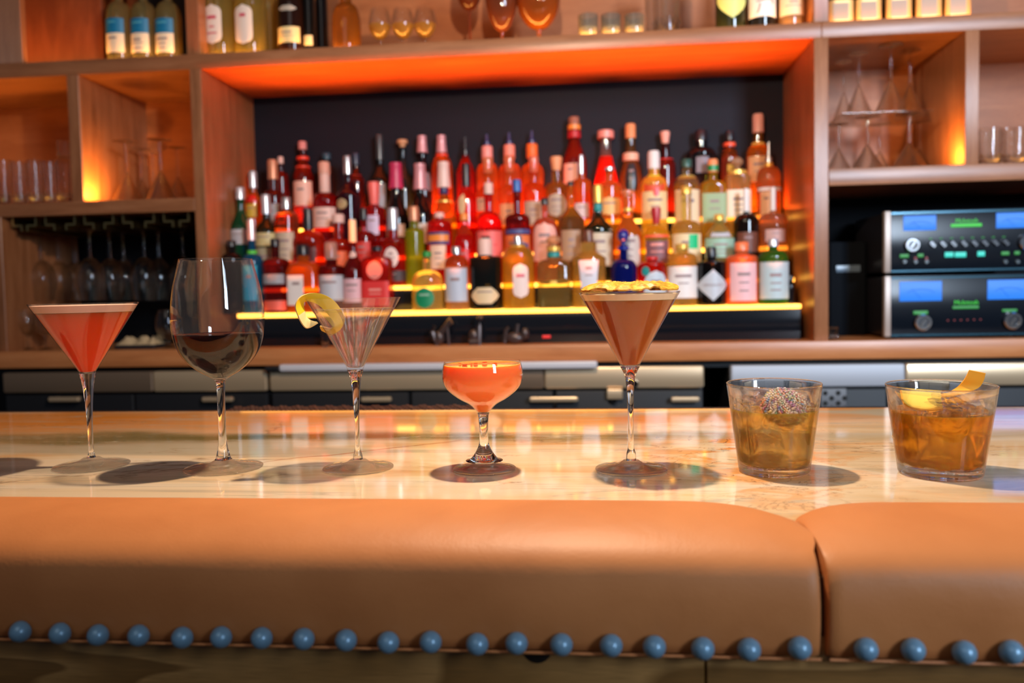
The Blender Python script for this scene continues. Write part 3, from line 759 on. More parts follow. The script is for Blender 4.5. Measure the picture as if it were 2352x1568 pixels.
# ---- garnishes
PEEL = pbr('lemon_peel', (.95, .54, .010), .42); PITH = pbr('lemon_pith', (.86, .62, .24), .6)
def ribbon(name, Pg, kk, outer, inner, dep, mats, dep2=None, th=.0009, origin=None):
    """outer/inner: picture rows (px, py) of the two edges; dep: metres nearer or farther than the glass axis"""
    dep2 = dep2 or dep
    def sub(pts):
        r = []
        for i in range(len(pts)-1):
            p0 = pts[max(i-1, 0)]; p1 = pts[i]; p2 = pts[i+1]; p3 = pts[min(i+2, len(pts)-1)]
            for j in range(5):
                u = j/5
                r.append([.5*((2*p1[a])+(-p0[a]+p2[a])*u+(2*p0[a]-5*p1[a]+4*p2[a]-p3[a])*u*u+(-p0[a]+3*p1[a]-3*p2[a]+p3[a])*u**3) for a in range(3)])
        r.append(list(pts[-1])); return r
    A = [at(x, y, Pg.y+d) for x, y, d in sub([(o_[0], o_[1], d) for o_, d in zip(outer, dep)])]
    B = [at(x, y, Pg.y+d) for x, y, d in sub([(o_[0], o_[1], d) for o_, d in zip(inner, dep2)])]
    nrow = 5; top = []; bot = []
    nn = len(A)
    for i in range(nn):
        w_ = B[i]-A[i]; tn = (A[min(i+1, nn-1)]-A[max(i-1, 0)]); nr = w_.cross(tn)
        nr = nr.normalized() if nr.length > 1e-9 else Vector((0, -1, 0))
        top.append([A[i]+w_*(j/(nrow-1))+nr*(th+.0005*math.sin(PI*j/(nrow-1))) for j in range(nrow)])
        bot.append([A[i]+w_*(j/(nrow-1))-nr*th for j in range(nrow)])
    O = Vector(origin) if origin else A[nn//2]
    ks = int(nn*(.27 if name == 'lemon_twist' else 0))
    b1 = MB().grid([[p-O for p in r] for r in top[ks:]])
    if ks: b1.grid([[p-O for p in r] for r in top[:ks+1]], 1)
    b2 = MB().grid([[p-O for p in r] for r in bot])
    # rim of the strip joins the two faces (pith)
    b2.grid([[r[0]-O for r in top], [r[0]-O for r in bot]]); b2.grid([[r[-1]-O for r in top], [r[-1]-O for r in bot]])
    b2.grid([[p-O for p in top[0]], [p-O for p in bot[0]]]); b2.grid([[p-O for p in top[-1]], [p-O for p in bot[-1]]])
    return b1, b2, O
def c2(x, y): return (600+x/3.136, 640+y/3.136)
outer = [c2(*p) for p in [(408, 316), (362, 345), (318, 352), (272, 285), (246, 195), (285, 128), (375, 101), (470, 122), (550, 185), (600, 285), (575, 355), (505, 395), (440, 372)]]
inner = [c2(*p) for p in [(392, 312), (350, 296), (322, 268), (316, 240), (304, 200), (312, 164), (368, 168), (420, 195), (470, 245), (515, 300), (528, 338), (492, 356), (425, 338)]]
dep = [-.030, -.033, -.035, -.036, -.034, -.028, -.022, -.018, -.014, -.012, -.012, -.008, .0]
dep2 = [-.028, -.028, -.027, -.026, -.024, -.022, -.022, -.020, -.018, -.018, -.018, -.014, -.006]
b1, b2, O = ribbon('lemon_twist', P3, k3, outer, inner, dep, None, dep2)
lt = thing('lemon_twist', 'curled strip of yellow lemon peel hooked over the martini rim', 'garnish', O)
b2.obj('pith', PITH, lt, ang=60); b1.obj('peel', [PEEL, PITH], lt, ang=60)

# pineapple crisp
CR = None
def crisp_mat():
    m, t, b, o = nt('pineapple_crisp'); n1 = noise(t, wpos(t), 130, 5, 1)
    t.links.new(ramp(t, n1, (.35, (.55, .16, .01)), (.5, (.88, .36, .025)), (.7, (.95, .50, .07))), b.inputs['Base Color'])
    b.inputs['Roughness'].default_value = .45; bump(t, b, noise(t, wpos(t), 260, 4), .5); return m
Rr = 111/k5; zr = hz(P5, 671)+.0009
rows_t, rows_b = [], []
NR, NA = 14, 120
for i in range(NR+1):
    f = i/NR; rt, rb = [], []
    for j in range(NA):
        a = 2*PI*j/NA
        ed = 1+.03*math.sin(7*a+1)+.022*math.sin(17*a)+.015*math.sin(31*a+2)+.01*random.uniform(-1, 1)
        r = Rr*(.985 if math.sin(a) < 0 else .97)*f*(1+(ed-1)*f)
        u = 1-f**5
        z = .0012+.0072*u+.0014*f*math.sin(5*a+.6)+.0012*f*math.sin(11*a+1.2)+.0007*f*f*math.sin(23*a)+.0008*u*math.sin(40*f)+.0005*random.uniform(-1, 1)
        z = max(z, .0008)
        rt.append((r*math.cos(a), r*math.sin(a), z+.0013)); rb.append((r*math.cos(a), r*math.sin(a), z-.0004))
    rows_t.append(rt); rows_b.append(rb)
cb = MB().grid(rows_t, closeu=True); cb.grid(rows_b[::-1], closeu=True)
cb.grid([rows_t[-1], rows_b[-1]], closeu=True)
cr = cb.obj('pineapple_crisp', crisp_mat(), None, (P5.x, P5.y, BAR+zr), ang=55); tag(cr, 'thin ruffled golden fruit crisp lying on the coffee coloured martini', 'garnish')

# sprinkle candy
cc = at(1800, 933, T1.y-.024); ca = thing('sprinkle_candy', 'round chocolate candy covered in pastel sprinkles, floating in the golden drink', 'candy', cc)
ca.rotation_euler = (1.02, .10, 0)
RC = 47/kt1
MB().lathe([(0, -.004), (RC*.8, -.004), (RC*.97, -.0015), (RC*.93, .002), (RC*.7, .0045), (RC*.35, .006), (0, .0065)], 40).obj('chocolate', pm((.10, .035, .015), .4), ca)
cols = [(.85, .78, .66), (.85, .35, .38), (.80, .22, .10), (.85, .60, .20), (.12, .30, .55), (.45, .18, .40), (.80, .72, .55), (.15, .45, .30), (.85, .55, .50)]
sp = MB(); placed = []; random.seed(11)
for _ in range(9000):
    a = random.uniform(0, 2*PI); r = RC*1.0*math.sqrt(random.random())
    f = r/RC; z = .0068-.0062*f**2.4-(.002 if f > .93 else 0)
    p = (r*math.cos(a), r*math.sin(a), z)
    if all((p[0]-q[0])**2+(p[1]-q[1])**2+(p[2]-q[2])**2 > .0021**2 for q in placed):
        placed.append(p)
        mi = random.choice([0, 0, 6, 8, 1, 2, 3, 4, 5, 7, 0, 6])
        sp.ball(p, .00122, 8, mi)
o = sp.obj('sprinkles', [pm(c, .35) for c in cols], ca, ang=80); o['kind'] = 'stuff'

# orange peel in the second tumbler and pale citrus slice
OPEEL = pbr('orange_peel', (.95, .36, .012), .42); OPITH = pbr('orange_pith', (.95, .40, .025), .5)
def c4(x, y): return (1640+x/3.303, 820+y/3.303)
outer = [c4(*p) for p in [(1935, 97), (1905, 160), (1868, 205), (1812, 250), (1740, 285), (1600, 310)]]
inner = [c4(*p) for p in [(2060, 122), (2045, 175), (2010, 228), (1930, 268), (1830, 300), (1700, 318)]]
b1, b2, O = ribbon('orange_peel', T2, kt2, outer, inner, [.004, .006, .010, .012, .012, .010], None, [.0, .002, .004, .004, .004, .004])
ot = thing('orange_peel_twist', 'bright orange peel strip standing above the tumbler rim', 'garnish', O)
b2.obj('pith', OPITH, ot, ang=60); b1.obj('peel', OPEEL, ot, ang=60)
outer = [c4(*p) for p in [(1415, 250), (1450, 258), (1540, 262), (1640, 270), (1720, 278)]]
inner = [c4(*p) for p in [(1440, 350), (1490, 378), (1580, 395), (1660, 392), (1730, 380)]]
b1, b2, O = ribbon('citrus', T2, kt2, outer, inner, [-.004, .0, .004, .006, .006], None, [-.024, -.026, -.028, -.028, -.026])
cs = thing('citrus_slice', 'pale yellow citrus peel lying on the amber drink', 'garnish', O)
b2.obj('pith', OPITH, cs, ang=60); b1.obj('peel', pbr('pale_lemon', (.95, .62, .10), .4), cs, ang=60)
# ================================================================== BOTTLES
def sect(kind):
    if kind == 'r': return lambda a: 1.0
    p = 7.0
    return lambda a: (abs(math.cos(a))**p+abs(math.sin(a))**p)**(-1/p)
def sect_d(kind, depth):
    """section function with a depth ratio, for flat flasks"""
    f = sect(kind)
    if depth == 1: return f
    def g(a):
        c, s_ = math.cos(a), math.sin(a)/depth
        p = 2 if kind == 'r' else 7
        return (abs(c)**p+abs(s_)**p)**(-1/p)
    return g
def patch(prof_r, fs, z0, z1, a0, a1, off, rows=6, cols=14, shape='rect', am=-PI/2):
    """a piece of label lying on the bottle wall"""
    g = []
    for i in range(rows+1):
        v = i/rows; z = z0+(z1-z0)*v; q = 2*v-1
        if shape == 'oval': k = math.sqrt(max(0, 1-q*q))
        elif shape == 'diamond': k = 1-abs(q)
        elif shape == 'pill': k = 1 if abs(q) < .6 else math.sqrt(max(0, 1-((abs(q)-.6)/.4)**2))
        elif shape == 'arch': k = 1 if q < .2 else math.sqrt(max(0, 1-((q-.2)/.8)**2))
        elif shape == 'shield': k = .75+.25*v
        elif shape == 'hex': k = .86-.55*max(0, abs(q)-.2)
        elif shape == 'drop': k = 1 if q > .1 else max(0, 1-((.1-q)/1.1)**1.6)
        else: k = 1
        k = max(k, .01); row = []
        for j in range(cols+1):
            a = am+(a0+(a1-a0)*j/cols)*k
            r = (prof_r(z)+off)*fs(a) if True else 0
            row.append((r*math.cos(a), r*math.sin(a), z))
        g.append(row)
    return g
def bend_text(body, size, zc, prof_r, fs, off, am=-PI/2):
    v, f = text_mesh(body, size); out = []
    for (x, y, z) in v:
        z2 = zc+y-size*.33; r = prof_r(z2); a = am+x/max(r, .005)
        rr = (r+off+z*.3)*fs(a); out.append((rr*math.cos(a), rr*math.sin(a), z2))
    return out, f
NAMES = {}
def bottle(name, label, group, Y, zb, px, top, hw, sh_, nk, nhw, cap, capm, col, t_=.38, fill=None, fillcol=None, labels=(), k='r', style='round', chw=None,
           capkind='cyl', depth=1.0, cat='bottle', collar=None, n=32, rough=.035, foot=0):
    """rows are picture rows at this distance: top of cap, shoulder start, neck start, cap bottom; hw, nhw, chw are half widths"""
    Pm = at(px, (sh_+Z2P(px, zb, Y))/2, Y); Xc = Pm.x; kk = ppm(Pm)
    zz = lambda py: at(px, py, Y).z-zb
    R = hw/kk; rn = nhw/kk; zs, zn, zcap, zt = zz(sh_), zz(nk), zz(cap), zz(top); rc = (chw or nhw+1.5)/kk
    t = thing(name, label, cat, (Xc, Y, zb), group)
    f = sect_d(k, depth)
    pr = [(0, .002), (R*.80, .0012), (R*.93, .0), (R*.985, .002), (R, .006)]
    if foot: pr = [(0, .002), (R*.62, .0), (R*.7, .004), (R*.85, zs*.35)]
    m = 8
    pr += [(R, zs*.5), (R, zs)] if not foot else [(R, zs)]
    for i in range(1, m+1):
        u = i/m
        if style == 'round': r = rn+(R-rn)*math.sqrt(max(0, 1-u**2.2)); z = zs+(zn-zs)*u
        elif style == 'cone': r = R+(rn-R)*u; z = zs+(zn-zs)*u
        elif style == 'wine': r = R+(rn-R)*(.5-.5*math.cos(PI*u)); z = zs+(zn-zs)*u
        elif style == 'flat': r = rn+(R-rn)*(1-u**5)**.5 if u < 1 else rn; z = zs+(zn-zs)*u**1.5
        elif style == 'bulge': r = rn+(R-rn)*(1-u)**1.0*(1+1.2*u*(1-u)); z = zs+(zn-zs)*u
        pr.append((r, z))
    pr += [(rn, (zn+zcap)/2), (rn, zcap-.001), (rn*1.06, zcap), (0, zcap)]
    def prof_r(z):
        for i in range(3, len(pr)-2):
            if pr[i][1] <= z <= pr[i+1][1]:
                d = pr[i+1][1]-pr[i][1]
                return pr[i][0]+(pr[i+1][0]-pr[i][0])*((z-pr[i][1])/d if d > 1e-6 else 0)
        return rn if z > zn else R
    fcut = 1e9
    if fill is not None: fcut = zz(fill)
    # section turns round towards the neck
    def rf(a, z, i):
        g = f(a); q = 0 if z <= zs else min(1, (z-zs)/max(zn-zs, 1e-4)); return g+(1-g)*q**.7
    # add an extra ring at the fill line
    if fcut < zn:
        pr2 = []
        for i in range(len(pr)-1):
            pr2.append(pr[i])
            if pr[i][1] < fcut < pr[i+1][1]: pr2.append((prof_r(fcut), fcut))
        pr2.append(pr[-1])
    else: pr2 = pr
    if t_ >= .38 and col[1] > .4*col[0]: col = (col[0], col[1]*1.02, col[2]*.7)
    mats = [bmat(col, t_, rough, t_ >= .38), bmat(fillcol or (.8, .82, .8), .6, .04, True)]
    MB().lathe(pr2, n, rf=rf, mif=lambda i: 1 if (pr2[i][1] >= fcut-1e-6) else 0).obj('body', mats, t, ang=40)
    # cap
    if capkind != 'none':
        h = zt-zcap; cm = capm
        if capkind == 'cyl': cp = [(0, 0), (rc, 0), (rc, h*.86), (rc*.86, h), (0, h)]
        elif capkind == 'foil': cp = [(0, -h*.02), (rc*1.15, -h*.02), (rc*1.0, h*.45), (rc*.92, h*.86), (rc*.98, h*.9), (rc*.9, h), (0, h)]
        elif capkind == 'cork': cp = [(0, 0), (rc*.55, 0), (rc*.6, h*.42), (rc, h*.46), (rc, h*.92), (rc*.85, h), (0, h)]
        elif capkind == 'flare': cp = [(0, 0), (rc*.7, 0), (rc, h*.85), (rc*.9, h), (0, h)]
        elif capkind == 'ball': cp = [(0, 0), (rc*.45, 0), (rc*.4, h*.15)]+[(rc*math.sin(PI*(.15+.85*i/8)), h*.58-h*.42*math.cos(PI*(.15+.85*i/8))) for i in range(9)]; cp[-1] = (0, h)
        elif capkind == 'spout': cp = [(0, 0), (rc, 0), (rc, h*.25), (rc*.5, h*.32), (rc*.32, h*.8), (rc*.28, h), (0, h)]
        c = MB().lathe(cp, 24, (0, 0, zcap)).obj('cap' if capkind != 'spout' else 'pour_spout', cm, t, ang=40)
        if capkind == 'spout': c['label'] = 'slim metal pour spout'
    if collar:  # coloured rings: neck bands, and on some bottles painted glow of the lit panels
        for (y0, y1, h2, cm) in collar:
            z0, z1 = zz(y1), zz(y0); r = h2/kk
            MB().lathe([(r*.9, z0), (r, z0+(z1-z0)*.1), (r, z1-(z1-z0)*.1), (r*.9, z1)], 24).obj('neck_band_and_glow', cm, t)
    for lb in labels:
        y0, y1, wf, c, shp = lb[:5]
        z0, z1 = zz(y1), zz(y0); aw = math.asin(min(.985, wf)) if k == 'r' else None
        off = lb[5] if len(lb) > 5 and isinstance(lb[5], float) else .0006
        xo = 0
        aw = math.asin(min(.985, wf))
        am = -PI/2+(lb[6] if len(lb) > 6 else 0)
        rows = 8 if shp in ('oval', 'diamond', 'pill', 'arch', 'drop') else 4
        if shp in ('oval', 'pill', 'diamond', 'arch'): rows = 14
        l = MB().grid(patch(prof_r, lambda a: rf(a, (z0+z1)/2, 0), z0, z1, -aw, aw, off, rows, 12, shp, am)).obj('label', c, t)
        marks = lb[7] if len(lb) > 7 else None
        if marks is None and (z1-z0) > .03 and wf > .35 and shp != 'drop':
            # small print lines, as they read from the bar
            b = MB(); ink = lb[8] if len(lb) > 8 else INK
            hh = z1-z0
            nl = random.choice((1, 2, 3)) if hh > .045 else 1
            for i in range(nl):
                u = .70-.22*i-random.uniform(0, .1); q = random.uniform(.25, .55)*(1 if shp != 'diamond' else .5)
                b.grid(patch(prof_r, lambda a: rf(a, (z0+z1)/2, 0), z0+hh*u, z0+hh*(u+.04+.05*(i == 0)), -aw*q, aw*q, off+.0005, 1, 6, 'rect', am))
            o = b.obj('print', ink, l); o['kind'] = 'stuff'
        elif isinstance(marks, tuple):
            v, ff = bend_text(marks[0], marks[1], (z0+z1)/2+(marks[3] if len(marks) > 3 else 0), prof_r, lambda a: rf(a, (z0+z1)/2, 0), off+.0006, am)
            MB().add(v, ff).obj('lettering', marks[2], l, smooth=False)
    return t
def Z2P(px, z, Y):
    """picture row of the point at height z on the column px of the plane y = Y"""
    a, b = -400, 1400
    for _ in range(40):
        m = (a+b)/2
        if at(px, m, Y).z > z: a = m
        else: b = m
    return (a+b)/2
INK = pm((.30, .20, .20), .6); INKR = pm((.62, .10, .14), .5)
# paints
WH = pm((.80, .72, .68)); CREAM = pm((.80, .62, .40)); PALEP = pm((.80, .50, .42)); GREYL = pm((.50, .50, .54)); SILVER = pm((.62, .64, .70), .3, .6)
COPPER = pm((.62, .27, .15), .35, .3); BLK = pm((.015, .014, .018), .3); PINKF = pm((.62, .30, .32), .35, .2); PINK = pm((.85, .30, .25), .4)
ORNG = pm((.85, .26, .04), .4); RED = pm((.70, .02, .015), .35); CORK = pm((.62, .30, .14), .6); NAVYC = pm((.03, .03, .12), .3); BLUE = pm((.01, .12, .42), .35)
GOLD = pm((.85, .50, .10), .3, .4); TEAL = pm((.02, .26, .26), .4); GREEN = pm((.01, .26, .08), .35); STOP = bmat((.85, .62, .38), .5, .03); MAG = pm((.50, .03, .10), .4)
MINT = pm((.30, .48, .36)); LILAC = pm((.62, .50, .66)); STEELC = pm((.55, .58, .62), .25, .8); LGREY = pm((.30, .31, .34)); BEIGE = pm((.50, .36, .18))
GLASSC = bmat((.9, .8, .7), .55, .03)
cRED = (.62, .02, .008); cDRED = (.20, .008, .006); cORG = (.90, .24, .02); cAMB = (.62, .20, .02); cYEL = (.90, .52, .06); cCLR = (.86, .74, .52); cDRK = (.02, .012, .012)
cGRN = (.01, .14, .05); cBRN = (.16, .05, .015); cPNK = (.95, .34, .22); cGOLD = (.80, .40, .05)
ON = [' on the lowest lit step', ' on the second lit step', ' on the third lit step', ' on the top lit step']
BY = [(TY[i]+TY[i+1])/2+.001 for i in range(4)]
def B(tier, label, px, top, hw, sh_, nk, nhw, cap, capm, col, **kw):
    R_ = hw/ppm((at(px, 600, BY[tier]).x, BY[tier], 1.2)); kw['depth'] = min(kw.get('depth', 1), .0375/R_)
    Yb = BY[tier]
    return bottle('liquor_bottle', label+ON[tier], 'bottles'+ON[tier], Yb, tz[tier]+.0002, px, top, hw, sh_, nk, nhw, cap, capm, col, **kw)
# ---- lowest step
B(0, 'squat black bottle half behind the big wine glass', 535, 552, 24, 600, 580, 9, 566, BLK, cDRK, t_=.1)
B(0, 'blue bottle with silver neck and teal body', 582, 503, 24, 606, 582, 8, 552, SILVER, (.01, .18, .42), t_=.3, labels=[(610, 690, .7, pm((.0, .30, .50)), 'rect')], collar=[(575, 584, 11, pm((.1, .6, .05)))])
B(0, 'dark red bottle with grey lettering band beside the blue bottle', 635, 548, 30, 604, 592, 9, 566, BLK, cDRED, labels=[(630, 652, .85, LGREY, 'rect'), (690, 712, .9, pm((.80, .12, .08)), 'rect')], collar=[(593, 605, 20, pm((.95, .25, .10)))])
B(0, 'orange bottle with black cap and plain white label', 699, 562, 34, 622, 600, 13, 586, BLK, cORG, k='s', depth=.8, style='flat', labels=[(632, 700, .55, WH, 'rect', .0006, -.3)])
B(0, 'dark red bottle with pink stopper neck and wide grey label', 763, 556, 30, 622, 608, 13, 596, GLASSC, cDRED, style='flat', labels=[(632, 690, .96, GREYL, 'rect')], capkind='cyl')
B(0, 'dark wine-shaped bottle with cream neck and pink label', 814, 504, 25, 625, 575, 7, 556, CREAM, cDRED, t_=.15, style='wine', labels=[(640, 694, .97, pm((.72, .42, .46)), 'rect'), (577, 592, .9, PALEP, 'oval')])
B(0, 'square red bottle with round badge above a red label', 868, 566, 33, 600, 588, 10, 576, BLK, cRED, k='s', depth=.8, style='flat', labels=[(600, 642, .56, pm((.75, .22, .18)), 'oval'), (646, 702, .8, pm((.70, .03, .03)), 'rect', .0006, 0, None, PINK)])
B(0, 'clear dome-shouldered bottle with green cap and round green label', 983, 577, 37, 658, 620, 9, 590, pm((.01, .25, .04)), (.85, .68, .36), t_=.5, style='round', depth=.9, labels=[(660, 707, .68, pm((.0, .22, .09)), 'oval', .0008, -.1, None, MINT)])
B(0, 'clear bottle with orange shoulder and long pale blue label', 1050, 566, 28, 612, 585, 9, 584, STEELC, (.85, .50, .30), t_=.4, fill=612, fillcol=(.9, .30, .06), labels=[(616, 692, .88, pm((.48, .52, .62)), 'rect')])
B(0, 'black bottle with pink neck and cream hexagonal label', 1116, 548, 36, 594, 588, 15, 586, PALEP, (.012, .014, .012), t_=.12, style='flat', depth=.92, capkind='cyl', labels=[(660, 697, .97, pm((.75, .55, .32)), 'hex', .0008)])
B(0, 'yellow bottle with tall white rounded label and pink print', 1191, 541, 37, 604, 566, 17, 562, STEELC, (.92, .56, .10), t_=.45, depth=.9, chw=10, labels=[(606, 684, .55, pm((.82, .62, .56)), 'pill', .0008, .25, None, INKR)], collar=[(564, 571, 19, GOLD)])
B(0, 'clear square decanter with glass stopper and teal neck ring', 1273, 540, 38, 614, 594, 14, 566, STOP, (.55, .45, .24), t_=.6, k='s', depth=.85, style='flat', chw=17, capkind='ball', collar=[(579, 591, 15, TEAL), (566, 578, 16, GOLD), (644, 652, 30, pm((1, .6, .1)))])
B(0, 'clear sloped bottle with brown stopper and pale shield label', 1353, 528, 39, 592, 578, 18, 556, pm((.14, .05, .03), .3), (.88, .60, .24), t_=.5, style='cone', depth=.88, chw=11, labels=[(598, 664, .68, pm((.62, .60, .66)), 'shield', .0008)])
B(0, 'cobalt blue bottle with round blue stopper', 1433, 526, 30, 618, 594, 9, 562, pm((.01, .02, .22), .15), (.005, .012, .22), t_=.15, chw=13, capkind='ball', collar=[(566, 574, 13, pm((.01, .02, .25), .15))])
B(0, 'red bottle with teal dot and pale swirl label', 1498, 590, 33, 612, 600, 12, 596, RED, cRED, labels=[(622, 700, .8, pm((.50, .56, .62)), 'arch', .0008, .25), (612, 634, .30, TEAL, 'oval', .0014, -.55)])
B(0, 'pale yellow bottle with wide white square label', 1567, 560, 34, 598, 580, 14, 572, GOLD, (.9, .62, .24), t_=.5, style='flat', labels=[(612, 684, .97, WH, 'rect')])
b_ = B(0, 'black apothecary bottle with silver diamond label', 1634, 567, 33, 608, 598, 10, 590, BLK, (.008, .008, .009), t_=.05, style='flat', labels=[(619, 690, .98, pm((.50, .52, .56), .4), 'diamond', .0010, 0, ("HENDRICK'S", .0105, INK))])
B(0, 'coral pink bottle with square pink label', 1704, 556, 36, 600, 584, 14, 576, pm((.9, .18, .06), .3), (.95, .28, .10), t_=.35, depth=.9, style='flat', labels=[(604, 690, .84, pm((.80, .45, .46)), 'rect')])
B(0, 'green bottle with tall silver blue label', 1776, 548, 34, 598, 574, 10, 566, SILVER, (.05, .22, .02), t_=.3, labels=[(602, 686, .95, pm((.42, .52, .54)), 'rect')])
B(0, 'tiny dark bottle beside the green bottle', 1815, 632, 10, 662, 650, 6, 644, BLK, (.015, .02, .03), t_=.2)
# ---- second step
B(1, 'green bottle with silver cap and grey label', 557, 430, 25, 530, 480, 9, 458, SILVER, (.01, .16, .06), t_=.3, style='wine', labels=[(528, 562, .8, GREYL, 'rect')])
B(1, 'dark olive bottle with tall silver cap and cream label', 615, 447, 27, 534, 500, 9, 492, SILVER, (.05, .035, .012), t_=.2, style='wine', labels=[(536, 566, .9, pm((.60, .48, .22)), 'rect'), (570, 640, .9, pm((.40, .34, .22)), 'rect')])
B(1, 'amber bottle with glowing orange shoulder behind the orange bottle', 661, 453, 27, 500, 486, 9, 480, STEELC, (.50, .08, .015), fill=500, fillcol=(.95, .24, .05), labels=[(534, 600, .8, pm((.55, .42, .30)), 'rect')])
B(1, 'large arched red decanter with dark label', 711, 478, 41, 570, 530, 10, 528, BLK, (.75, .04, .008), depth=.8, labels=[(556, 602, .72, pm((.08, .01, .01), .3), 'rect', .0008, 0, None, RED)])
B(1, 'red bottle with pink stopper and glowing shoulder', 780, 492, 36, 572, 548, 11, 512, PALEP, (.75, .05, .01), style='round', depth=.9, chw=14, labels=[(578, 620, .8, pm((.85, .14, .04)), 'rect')])
B(1, 'dark red bottle with slim black neck', 838, 478, 27, 548, 530, 7, 505, BLK, (.45, .01, .008), labels=[(556, 600, .7, pm((.6, .03, .02)), 'rect')])
B(1, 'red bottle with silver cap and round white label', 905, 478, 35, 562, 546, 11, 528, SILVER, (.60, .02, .01), style='flat', depth=.95, labels=[(568, 616, .55, pm((.78, .62, .58)), 'oval', .0008), (622, 646, .97, pm((.03, .01, .01)), 'rect')])
B(1, 'slim yellow green bottle with copper cap', 953, 474, 23, 536, 524, 10, 508, COPPER, (.38, .42, .01), t_=.25, rough=.15)
B(1, 'bright red bottle with slanted navy and orange label', 1011, 488, 29, 524, 504, 10, 500, PALEP, (.85, .02, .01), style='flat', labels=[(534, 562, .85, pm((.05, .05, .16)), 'rect'), (540, 555, .8, ORNG, 'rect', .0012), (564, 618, .62, pm((.85, .55, .40)), 'rect')])
B(1, 'narrow red bottle with orange shoulder', 1068, 490, 24, 560, 512, 8, 506, ORNG, (.72, .02, .01), style='wine', fill=540, fillcol=(.95, .22, .06), labels=[(572, 610, .6, RED, 'rect')])
B(1, 'tall vivid red bottle with round shoulders and pink label', 1125, 420, 30, 520, 486, 9, 446, PALEP, (.80, .01, .006), labels=[(532, 592, .97, pm((.85, .14, .12)), 'rect', .0007, 0, None, RED), (544, 552, .35, BLK, 'rect', .0014, -.2)])
B(1, 'dark red bottle with blue cap and navy striped label', 1190, 413, 29, 506, 490, 8, 440, BLUE, (.28, .008, .006), labels=[(528, 538, .97, pm((.06, .07, .22)), 'rect'), (541, 600, .95, pm((.75, .18, .05)), 'rect'), (560, 600, .3, pm((.04, .06, .2)), 'rect', .0014, .7)])
B(1, 'pink bottle with tall arched pink label', 1253, 455, 28, 524, 500, 7, 470, BLK, (.90, .25, .12), style='round', labels=[(512, 600, .94, pm((.88, .42, .34)), 'arch')])
B(1, 'clear brown tinted bottle with long neck and golden cone', 1313, 417, 31, 506, 474, 6, 426, BLK, (.42, .22, .10), t_=.45, style='cone', fill=500, fillcol=(1, .58, .10), labels=[(530, 600, .7, pm((.42, .24, .14)), 'rect')])
B(1, 'dark green bottle with teal collar and cream label', 1375, 425, 34, 532, 490, 9, 466, GOLD, (.03, .035, .012), t_=.2, style='wine', collar=[(468, 486, 10, TEAL)], labels=[(528, 612, .92, pm((.62, .50, .36)), 'rect')])
B(1, 'orange bottle with clear stopper and grey arched label', 1443, 436, 34, 548, 490, 11, 452, STOP, (.90, .30, .04), style='wine', chw=15, capkind='cork', collar=[(478, 486, 12, GOLD)], labels=[(530, 612, .68, pm((.58, .48, .42)), 'arch', .0009, .15)])
B(1, 'yellow bottle with red spout and red patched label', 1508, 476, 33, 556, 518, 10, 514, pm((.45, .02, .03), .3), (.90, .60, .05), t_=.4, labels=[(546, 606, .80, pm((.20, .07, .08)), 'rect', .0008, 0, None, PINK), (540, 547, .85, pm((.85, .10, .03)), 'rect', .001)], capkind='flare')
B(1, 'pale yellow bottle with white label and bright green corner', 1577, 428, 34, 530, 506, 11, 446, GOLD, (.90, .66, .26), t_=.5, style='round', labels=[(538, 602, .94, pm((.80, .62, .36)), 'rect'), (540, 572, .35, pm((.0, .50, .18)), 'rect', .0014, .45, ' ')])
B(1, 'clear bottle with glowing shoulder and mint label', 1652, 492, 34, 542, 514, 10, 506, GOLD, (.62, .60, .32), t_=.5, style='cone', labels=[(532, 545, .7, GREYL, 'rect'), (548, 592, .96, MINT, 'rect')])
B(1, 'dark rounded bottle with long white neck', 1714, 433, 28, 512, 490, 7, 486, WH, (.015, .008, .006), t_=.1, chw=6, labels=[(534, 580, .8, pm((.14, .04, .02)), 'rect')])
B(1, 'clear bottle with tall white neck ', 1776, 430, 33, 508, 488, 7, 484, WH, (.58, .30, .20), t_=.55, chw=6, fill=516, fillcol=(.95, .52, .28), labels=[(528, 556, .7, pm((.50, .28, .24)), 'rect')])
# ---- third step
B(2, 'yellow bottle with silver neck against the niche wall', 585, 393, 18, 462, 440, 8, 432, SILVER, (.78, .30, .02), style='wine', labels=[(470, 500, .8, pm((.72, .44, .05)), 'rect'), (448, 466, .7, RED, 'rect')])
B(2, 'dark red bottle with long copper capsule', 631, 367, 25, 456, 436, 10, 412, COPPER, (.14, .01, .008), t_=.2, labels=[(470, 520, .8, LGREY, 'rect')])
B(2, 'dark red bottle with peach neck wrap and pink label', 749, 372, 29, 470, 442, 10, 400, pm((.72, .36, .26)), (.40, .01, .008), chw=13, collar=[(398, 444, 12, PALEP)], labels=[(478, 524, .92, pm((.80, .52, .44)), 'rect')])
B(2, 'dark bottle with silver neck and round beige label', 802, 358, 28, 452, 418, 8, 400, STEELC, (.05, .008, .02), t_=.15, style='wine', labels=[(458, 482, .5, BEIGE, 'oval', .0008, -.35)])
B(2, 'red bottle with coral pink figure-shaped cap', 861, 418, 25, 484, 474, 12, 470, pm((.90, .15, .12), .4), (.55, .02, .02), chw=14, capkind='flare', labels=[(496, 540, .6, LILAC, 'rect')])
B(2, 'black sparkling bottle with magenta foil', 913, 374, 27, 510, 440, 11, 432, MAG, cDRK, t_=.08, style='wine', capkind='foil', chw=15, labels=[(516, 545, .8, pm((.62, .40, .30)), 'rect')])
B(2, 'black wine bottle with silver and pink foil', 968, 376, 29, 500, 440, 10, 434, PINKF, cDRK, t_=.08, style='wine', capkind='foil', chw=14, labels=[(514, 560, .8, pm((.60, .50, .42)), 'rect')])
